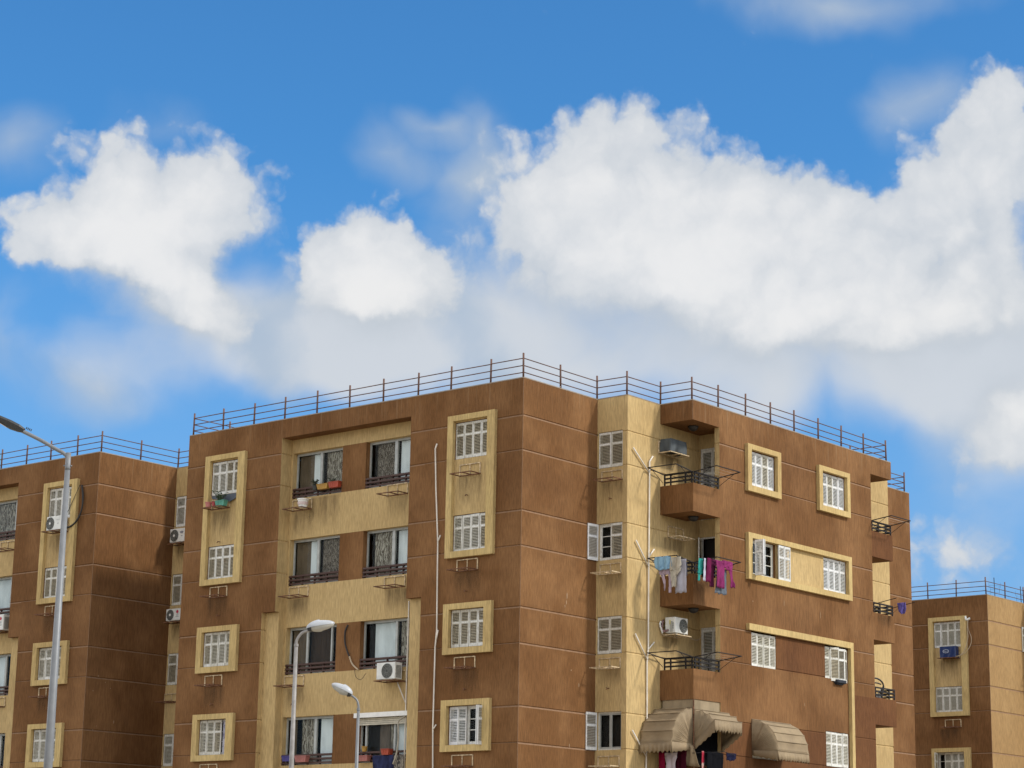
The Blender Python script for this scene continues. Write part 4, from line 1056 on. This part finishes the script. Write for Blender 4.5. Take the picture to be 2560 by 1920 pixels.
hang('patterned_scarf', 'narrow red patterned scarf hanging right of the awning pole', 'scarf', FBB, [[(6.25, 5.60, 5.72), (5.0, 5.58, 5.72)]], lace('red_pattern', (.30, .02, .04), (.45, .30, .26), 5, 10), .32, 17, .01, under)
hang('black_garment', 'black garment hanging at the right under the raised awning', 'cloth', FBB, [[(6.24, 5.72, 6.6), (5.0, 5.70, 6.55)]], MATS['black_cloth'], .45, 18, .03, under)
hang('navy_cloth', 'dark navy cloth at the far right end of the awning line', 'cloth', FBB, [[(6.26, 6.7, 7.25), (6.1, 6.72, 7.22), (6.02, 6.75, 7.05)]], cloth('navy', (.015, .016, .04)), .5, 19, .03, under)

# ------------------------------------------------------------------ awnings: quarter-round hoods on hinged hoops
def hood(mb, Pf, u0, u1, r, angs, valance=.24, gores=(True, True), sag=.035, seed=0):
    """Pf(u, out, up): hinge line at out=0, up=0; hoops at the given angles from vertical"""
    rnd = random.Random(seed); n = 18; rows = []
    A = []
    for i, a in enumerate(angs[:-1]):
        b = angs[i+1]; m = 4
        for k in range(m): A.append((a+(b-a)*k/m, k/m))
    A.append((angs[-1], 0))
    for (a, f) in A:
        rr = r*(1-sag*4*f*(1-f)*1.3); row = []
        for j in range(n+1):
            u = u0+(u1-u0)*j/n; s = 1-.010*math.sin(PI*j/n)*(2.5 if f else 1)+(.010*math.sin(j*.8+a*5+seed*3)*f*(1-f)*4)
            row.append(Pf(u, rr*math.sin(a)*s, rr*math.cos(a)*s))
        rows.append(row)
    for i in range(len(rows)-1):
        for j in range(n): mb.face([rows[i][j], rows[i][j+1], rows[i+1][j+1], rows[i+1][j]])
    for a in angs:                                             # seam where the cloth is stretched over each hoop
        s_ = 1.006; mb.tube([Pf(u0+(u1-u0)*j/10, r*math.sin(a)*s_, r*math.cos(a)*s_) for j in range(11)], .013, 5)
    # scalloped valance
    a = angs[-1]; oz = r*math.cos(a); oy = r*math.sin(a); sc_n = 40
    def vp(j):
        u = u0+(u1-u0)*j/sc_n; s_ = valance*(1-.25*abs(math.cos(PI*(u-u0)/.165)))
        return u, s_
    for j in range(sc_n):
        (ua, sa), (ub, sb) = vp(j), vp(j+1)
        w1 = .015*math.sin(ua*13); w2 = .015*math.sin(ub*13)
        mb.face([Pf(ua, oy, oz), Pf(ub, oy, oz), Pf(ub, oy+.02+w2, oz-sb), Pf(ua, oy+.02+w1, oz-sa)])
    for u, on in ((u0, gores[0]), (u1, gores[1])):
        if not on: continue
        for i in range(len(A)-1):
            p = [Pf(u, r*(1-sag*4*f*(1-f)*1.3)*math.sin(q)*.99, r*(1-sag*4*f*(1-f)*1.3)*math.cos(q)*.99) for (q, f) in (A[i], A[i+1])]
            mid = [Pf(u+(.006 if u == u0 else -.006)*math.sin(i*1.7), .5*r*math.sin(q), .5*r*math.cos(q)) for (q, f) in (A[i], A[i+1])]
            o = Pf(u, 0, 0); mb.face([p[0], p[1], mid[1], mid[0]]); mb.face([mid[0], mid[1], o])
        # valance along the open end of the gore
        k = 9; e = Pf(u, oy, oz)
        for i in range(k):
            f1, f2 = i/k, (i+1)/k
            h1 = valance*(1-.14*abs(math.cos(PI*i/1.0*.5)))*(.5+.5*f1); h2 = valance*(1-.14*abs(math.cos(PI*(i+1)*.5)))*(.5+.5*f2)
            a1 = Pf(u, oy*f1, oz*f1); a2 = Pf(u, oy*f2, oz*f2)
            mb.face([a1, a2, a2-Vector((0, 0, h2)), a1-Vector((0, 0, h1))])
ZP = 6.48
t = thing('awning', 'large tan canvas awning wrapped round the lowest corner balcony, right half raised', 'awning', (2.52, 5.59, ZP), 0, 'tan canvas awnings')
o_ = -Vector((2.52, 5.59, ZP))
m_ = MB(); hood(m_, lambda u, o, z: Vector((u, 5.58-o, ZP+z)), 1.26, 2.50, 1.13, [0, rad(18), rad(36), rad(54), rad(72), rad(90)], .36, (True, True), .035, 1)
x_ = m_.build('left_hood', CANVAS, t, True, weld=True); x_.location = o_; md = x_.modifiers.new('thick', 'SOLIDIFY'); md.thickness = .012
m_ = MB(); hood(m_, lambda u, o, z: Vector((2.53+o, u, ZP+z)), 5.60, 7.12, 1.08, [0, rad(16), rad(32), rad(47)], .42, (True, True), .05, 2)
x_ = m_.build('right_hood', CANVAS, t, True, weld=True); x_.location = o_; md = x_.modifiers.new('thick', 'SOLIDIFY'); md.thickness = .012
m_ = MB(); m_.tube([(2.535, 5.575, 5.0), (2.535, 5.575, 7.87)], .022, 8); m_.build('pole', RUST, t).location = o_
m_ = MB(); m_.tube([(2.6, 5.4, ZP-.3), (3.2, 6.3, ZP-.22), (3.05, 7.1, ZP-.28)], .010, 5); m_.build('line', IRON, t).location = o_
fl = MB()
F_ = FA(5.45); rows = [(6.42, 2.40, 2.58), (6.2, 2.32, 2.70), (5.92, 2.26, 2.82), (5.80, 2.28, 2.88)]
G = [[F_(a+(b-a)*k/8, z-.05*k/8*(j > 1), .05*math.sin(k*1.5+j)) for k in range(9)] for j, (z, a, b) in enumerate(rows)]
for j in range(3):
    for k in range(8): fl.face([G[j][k], G[j][k+1], G[j+1][k+1], G[j+1][k]])
x_ = fl.build('torn_flap', CANVAS, t, True, weld=True); x_.location = o_; md = x_.modifiers.new('thick', 'SOLIDIFY'); md.thickness = .012
t = thing('awning', 'smaller tan hooded awning over the window right of the large one', 'awning', (2.52, 9.6, ZP), 0, 'tan canvas awnings')
m_ = MB(); hood(m_, lambda u, o, z: Vector((2.53+o, u, ZP+z)), 8.87, 10.72, 1.0, [0, rad(18), rad(37), rad(56), rad(74), rad(92)], .34, (True, True), .014, 3)
x_ = m_.build('hood', CANVAS, t, True, weld=True); x_.location = (-2.52, -9.6, -ZP); md = x_.modifiers.new('thick', 'SOLIDIFY'); md.thickness = .012
m_ = MB()
for y in (8.89, 10.70): m_.tube([(2.54, y, ZP), (3.50, y, ZP-.05)], .014, 6)
m_.build('frame', IRON, t).location = (-2.52, -9.6, -ZP)

# ------------------------------------------------------------------ planters and small things on sills and brackets
def trough(label, p, w, h, dep, mat, cat='planter', rz=0., lip=True, grp='planters on the window rails and brackets', name='flower_box'):
    t = thing(name, label, cat, p, rz, grp)
    m_ = MB(); e = .82
    b = [Vector((sx*w/2*e, sy*dep/2*e, 0)) for sx, sy in ((-1, -1), (1, -1), (1, 1), (-1, 1))]
    q = [Vector((sx*w/2, sy*dep/2, h)) for sx, sy in ((-1, -1), (1, -1), (1, 1), (-1, 1))]
    for i in range(4): m_.face([b[i], b[(i+1) % 4], q[(i+1) % 4], q[i]])
    m_.face(b[::-1])
    s = [v+Vector((0, 0, -.03)) for v in q]; m_.face(s)
    n = int(w/.09)
    for i in range(1, n):
        x = -w/2*.9+w*.9*i/n; m_.tube([(x*.9, -dep/2*e-.004, .02), (x, -dep/2-.004, h-.03)], .006, 4)
    m_.build('box', mat, t)
    m_ = MB(); q2 = [v*1.0 for v in q]
    for i in range(4): m_.tube([q[i], q[(i+1) % 4]], .012, 6)
    m_.build('rim', mat, t)
    return t
def pot(label, p, r, h, mat, name='flower_pot', cat='pot', handle=False):
    t = thing(name, label, cat, p, 0, None)
    m_ = MB(); m_.lathe((0, 0, 0), [(.001, 0), (r*.75, 0), (r*.95, h*.86), (r*1.06, h*.87), (r*1.06, h), (r*.95, h), (r*.9, h-.04), (.001, h-.04)], 18)
    m_.build('body', mat, t, False)
    if handle:
        m_ = MB(); m_.tube(curve([(-r, 0, h*.9), (-r*.8, -.05, h*.75), (0, -r*.9, h*.62), (r*.8, -.05, h*.75), (r, 0, h*.9)]), .006, 5); m_.build('handle', GALV, t)
        m_ = MB(); m_.lathe((0, 0, 0), [(r*.92, h*.30), (r*.99, h*.62), (r*.97, h*.62), (r*.90, h*.30)], 18); m_.build('printed_band', plain('print_pink', (.55, .44, .42)), t)
    return t
LEAFM = plain('plant_leaf', (.045, .075, .022), .6, 0, .4, 20); LEAFD = plain('dark_plant_leaf', (.022, .032, .016), .6, 0, .4, 20)
def plant(label, p, r, h, n, mat, seed, name='potted_plant', blade=False):
    rnd = random.Random(seed); t = thing(name, label, 'plant', p)
    st = MB(); lf = MB()
    for i in range(n):
        a = rnd.uniform(0, 2*PI); l = h*rnd.uniform(.55, 1); lean = rnd.uniform(.15, 1.0)*r
        top = Vector((math.cos(a)*lean, math.sin(a)*lean, l)); mid = top*.5+Vector((0, 0, l*.12))
        if i % 2 == 0: st.tube([(0, 0, 0), mid, top], .004, 4)
        for k in range(4):
            f = .35+.65*k/3; c = top*f; d_ = Vector((rnd.uniform(-1, 1), rnd.uniform(-1, 1), rnd.uniform(-.2, 1))).normalized()
            s_ = Vector((rnd.uniform(-1, 1), rnd.uniform(-1, 1), rnd.uniform(-.5, .5))).cross(d_).normalized()
            L_ = (.10 if blade else .055)*rnd.uniform(.7, 1.3); w_ = .012 if blade else .022
            lf.face([c, c+d_*L_*.5+s_*w_, c+d_*L_, c+d_*L_*.5-s_*w_])
    st.build('stem', LEAFD, t); lf.build('leaves', mat, t); return t
trough('green plastic trough on the planter bracket', (-13.25, -.30, 14.735), .46, .19, .2, plain('aqua_plastic', (.08, .27, .20), .5))
pot('pink pot at the left end of the planter bracket', (-13.90, -.30, 14.735), .12, .20, plain('pink_plastic', (.42, .15, .13), .6))
pot('red pot between the pink pot and the green trough', (-13.63, -.28, 14.735), .085, .19, plain('red_plastic', (.34, .05, .05), .6))
plant('bushy green plant growing over the planter bracket', (-13.40, -.26, 14.90), .26, .36, 46, LEAFM, 3, 'bushy_plant')
m_ = MB(); Fk = FA(-.02)
m_.face([Fk(-14.05, 15.2, .0), Fk(-12.75, 15.2, .0), Fk(-12.75, 15.03, .03), Fk(-13.05, 14.90, .06), Fk(-13.35, 14.98, .05), Fk(-14.0, 15.1, .02)])
x_ = m_.build('dark_cloth', plain('dark_blue_tarp', (.035, .045, .06), .5), None, False, (-13.4, 0, 15.0)); md = x_.modifiers.new('thick', 'SOLIDIFY'); md.thickness = .02
tag(x_, 'dark blue cloth draped under the top left shutters above the planters', 'cloth')
YZ = 15.0
trough('yellow plastic flower box on the top left rail of the recess', (-9.03, .44, 15.0), .52, .17, .2, plain('yellow_plastic', (.36, .20, .035), .5))
trough('orange red flower box beside the yellow one on the top left rail', (-8.50, .44, 15.0), .48, .19, .2, plain('orange_plastic', (.33, .055, .025), .5))
pot('small black pot left of the yellow flower box', (-9.40, .40, 15.0), .10, .16, ACD)
plant('small dark leafy plant in the black pot on the recess rail', (-9.42, .40, 15.12), .14, .24, 26, LEAFD, 4, 'leafy_plant')
plant('spiky sparse plant in the orange red flower box', (-8.60, .44, 15.15), .16, .20, 10, LEAFD, 5, 'spiky_plant', True)
pot('white paint bucket with printed band standing on a rusty bracket', (-9.75, .20, 14.41), .19, .29, WHITEP, 'bucket', 'bucket', True)
trough('purple flower box at the left of the lowest recess rail', (-10.17, .40, 5.96), .44, .17, .2, plain('purple_plastic', (.05, .04, .18), .5))
trough('pink flower box beside the purple one on the lowest recess rail', (-9.52, .40, 5.92), .54, .20, .2, plain('salmon_plastic', (.32, .12, .10), .5))
trough('orange red box on the rail below the roller shutter', (-5.72, .40, 6.05), .34, .18, .24, MATS['orange_plastic'], 'box')
trough('salmon flower box right of the leaning street lamp under the roller shutter', (-6.72, .40, 5.88), .48, .17, .2, MATS['salmon_plastic'])
pot('yellow pot just right of the shorter street lamp at the open window', (-6.82, .52, 6.19), .10, .17, MATS['yellow_plastic'])
hang('blue_tarp', 'blue tarpaulin hung over the rail below the roller shutter', 'tarpaulin', FA(.40), [[(6.04, -6.3, -5.42), (5.7, -6.28, -5.40), (5.2, -6.26, -5.5)]], cloth('tarp_blue', (.030, .036, .085), (.018, .02, .045), 6), .03, 21, .03, None)
hang('mixed_cloth', 'dark patterned cloth beside the blue tarpaulin', 'cloth', FA(.40), [[(6.02, -5.40, -4.98), (5.7, -5.42, -4.98), (5.2, -5.42, -4.98)]], lace('patchwork', (.06, .055, .05), (.32, .28, .22), 4, 16), .02, 22, .03, None)
t = thing('plant_vine', 'grey vine stem climbing past the open recess window', 'plant', (-5.2, .3, 5.7))
m_ = MB(); m_.tube(curve([(-5.35, .30, 5.75), (-5.2, .28, 6.05), (-5.14, .28, 6.5), (-5.17, .30, 6.85), (-5.18, .32, 7.1), (-4.98, .42, 7.25)]), .028, 6); m_.build('stem', plain('vine_bark', (.33, .30, .24), .9), t, True).location = (5.2, -.3, -5.7)

# ------------------------------------------------------------------ street lamps
def lamp_frame(p): return Matrix.Translation(p)
Rv = Vector((.7665, .6422, 0)).normalized()          # the direction of the arms, along the street
UPV = Vector((0, 0, 1))
def ell(mb, c, ax, up, la, lb, lc, n=20, m=14, v0=0., v1=1., egg=.0):
    """ellipsoid along ax; up is its vertical; v range of latitude from -1 (bottom) to 1 (top)"""
    sd_ = ax.cross(up).normalized(); b = len(mb.v)
    for j in range(m+1):
        ph = -PI/2+PI*(v0+(v1-v0)*j/m)
        for i in range(n):
            th = 2*PI*i/n; x = math.cos(th); q = 1+egg*x
            mb.v.append(Vector(c)+ax*(la*x*math.cos(ph))+sd_*(lb*math.sin(th)*math.cos(ph)*q)+up*(lc*math.sin(ph)*q))
    for j in range(m):
        for i in range(n):
            i2 = (i+1) % n; mb.f.append((b+j*n+i, b+j*n+i2, b+(j+1)*n+i2, b+(j+1)*n+i)); mb.m.append(0)
def cobra(label, foot, ztop, rb, rt, pts, head_c, tilt, la, sgn, mat, bowl, fat):
    t = thing('street_lamp', label, 'street lamp', foot, 0, 'cobra head street lamps'); o_ = -Vector(foot)
    m_ = MB(); m_.tube([foot, (foot[0], foot[1], ztop*.6), (foot[0], foot[1], ztop)], [rb, (rb+rt)/2, rt], 16); m_.build('pole', mat, t, True).location = o_
    m_ = MB(); m_.tube([(foot[0], foot[1], ztop-.05), (foot[0], foot[1], ztop+.01)], rt*1.25, 16); m_.build('collar', mat, t).location = o_
    m_ = MB(); m_.tube(curve(pts), rt*.8, 12); m_.build('arm', mat, t, True).location = o_
    ax = (Rv*sgn*math.cos(tilt)+UPV*math.sin(tilt)).normalized(); up = (UPV*math.cos(tilt)-Rv*sgn*math.sin(tilt)).normalized()
    m_ = MB(); ell(m_, head_c, ax, up, la, la*.42, la*.40*fat, 24, 10, .5, 1., -.12); m_.build('lamp_shell', LAMPW, t, True).location = o_
    m_ = MB(); ell(m_, Vector(head_c)+ax*la*.06, ax, up, la*.90, la*.38, la*.34*fat, 24, 10, 0., .5, -.10); m_.build('lamp_bowl', bowl, t, True).location = o_
    m_ = MB(); m_.tube([Vector(head_c)-ax*la*.92-up*.02, Vector(head_c)-ax*la*.66-up*.02], [.055, .09], 12); m_.build('clamp', LAMPD, t).location = o_
    return t
f1 = (5.10, -14.515, 0.); 
def along(f, s, z): return (f[0]+Rv.x*s, f[1]+Rv.y*s, z)
cobra('taller cobra head street lamp, white head pointing right', f1, 7.44, .075, .043, [along(f1, 0, 7.40), along(f1, .0, 7.50), along(f1, .045, 7.61), along(f1, .14, 7.72), along(f1, .27, 7.765), along(f1, .34, 7.775)], along(f1, .56, 7.885), rad(11), .345, 1, GALV2, LAMPG, 1.05)
f2 = (3.424, -10.553, 0.)
cobra('shorter cobra head street lamp, grey head pointing left', f2, 6.30, .072, .036, [along(f2, 0, 6.25), along(f2, -.005, 6.38), along(f2, -.05, 6.51), along(f2, -.15, 6.60), along(f2, -.22, 6.64)], along(f2, -.44, 6.775), rad(25), .30, -1, GALV, ACG, 1.15)
f3 = (12.35, -27.41, 0.)
t = thing('street_lamp', 'tall grey lamp post at the left with a slanted arm and flat dark head', 'street lamp', f3); o_ = -Vector(f3)
m_ = MB(); m_.tube([f3, (f3[0], f3[1], 4.0), (f3[0], f3[1], 8.82)], [.098, .074, .045], 20); m_.build('pole', GALV, t, True).location = o_
m_ = MB(); m_.tube([(f3[0], f3[1], 8.76), (f3[0], f3[1], 8.80), (f3[0], f3[1], 9.06)], [.050, .047, .044], 18)
for s in (-1, 1): m_.tube([along(f3, .04*s, 8.83), along(f3, .075*s, 8.83)], .012, 6)
m_.build('sleeve', GALV, t, True).location = o_
m_ = MB(); m_.tube(curve([along(f3, -.0, 8.86), along(f3, -.015, 8.98), along(f3, -.10, 9.06), along(f3, -.20, 9.11), along(f3, -.48, 9.265), along(f3, -.74, 9.39), along(f3, -.84, 9.435)]), .033, 12); m_.build('arm', GALV, t, True).location = o_
ax = (-Rv*math.cos(rad(24))+UPV*math.sin(rad(24))); up = (UPV*math.cos(rad(24))+Rv*math.sin(rad(24))); sdv = ax.cross(up).normalized()
hc = Vector(along(f3, -.80, 9.45))
m_ = MB(); prof = [(0, .045, -.045, .030), (.10, .085, -.07, .050), (.26, .115, -.085, .055), (.62, .115, -.045, .040), (.72, .09, -.02, .02)]
ringp = []
for (s, w, lo, hi) in prof: ringp.append([hc+ax*s+sdv*a*w+up*b for a, b in ((-1, hi*.3), (-.75, hi), (.75, hi), (1, hi*.3), (.8, lo), (-.8, lo))])
for i in range(len(ringp)-1):
    for k in range(6): m_.face([ringp[i][k], ringp[i][(k+1) % 6], ringp[i+1][(k+1) % 6], ringp[i+1][k]])
m_.face(ringp[0]); m_.face(ringp[-1]); m_.build('lamp_head', LAMPD, t).location = o_
m_ = MB(); m_.face([hc+ax*.30+sdv*.08-up*.086, hc+ax*.58+sdv*.08-up*.055, hc+ax*.58-sdv*.08-up*.055, hc+ax*.30-sdv*.08-up*.086]); m_.build('lens', LENS, t).location = o_
m_ = MB(); 
for i in range(4): m_.face([hc+ax*(-.02-.03*i)+up*.03+sdv*.03, hc+ax*(-.02-.03*i)+up*.07+sdv*.03, hc+ax*(-.02-.03*i)+up*.07-sdv*.03, hc+ax*(-.02-.03*i)+up*.03-sdv*.03])
m_.build('cooling_fin', LAMPD, t).location = o_

# ------------------------------------------------------------------ roof aerials on the right block
for i, (y, h, lb) in enumerate(((1.95, 1.05, 'thin roof aerial with small cross rods, nearer the roof corner'), (4.62, .95, 'thin roof aerial at the extreme right picture edge'))):
    p = rp(-.6, y, TOP); t = thing('roof_aerial', lb, 'aerial', p, 0, 'roof aerials on the right block')
    m_ = MB(); m_.tube([(0, 0, 0), (0, -.05, h)], .018, 6); m_.build('mast', IRON, t)
    m_ = MB()
    for z_, w_ in ((h*.45, .25), (h*.62, .38), (h*.30, .28)): m_.bar((-.1, -w_, z_), (.1, w_, z_+.05), .007); m_.bar((-.1, -w_, z_-.12), (-.1, -w_, z_+.10), .006); m_.bar((.1, w_, z_-.05), (.1, w_, z_+.2), .006)
    m_.build('cross_rod', IRON, t)
m_ = MB(); m_.tube([(0, 0, -.1), (0, 0, .55)], .03, 6)
x_ = m_.build('vent_stub', WHITEP, None); x_.location = rp(-4.9, 4.0, 17.2); tag(x_, 'small white vent stub behind the right block railing', 'vent')
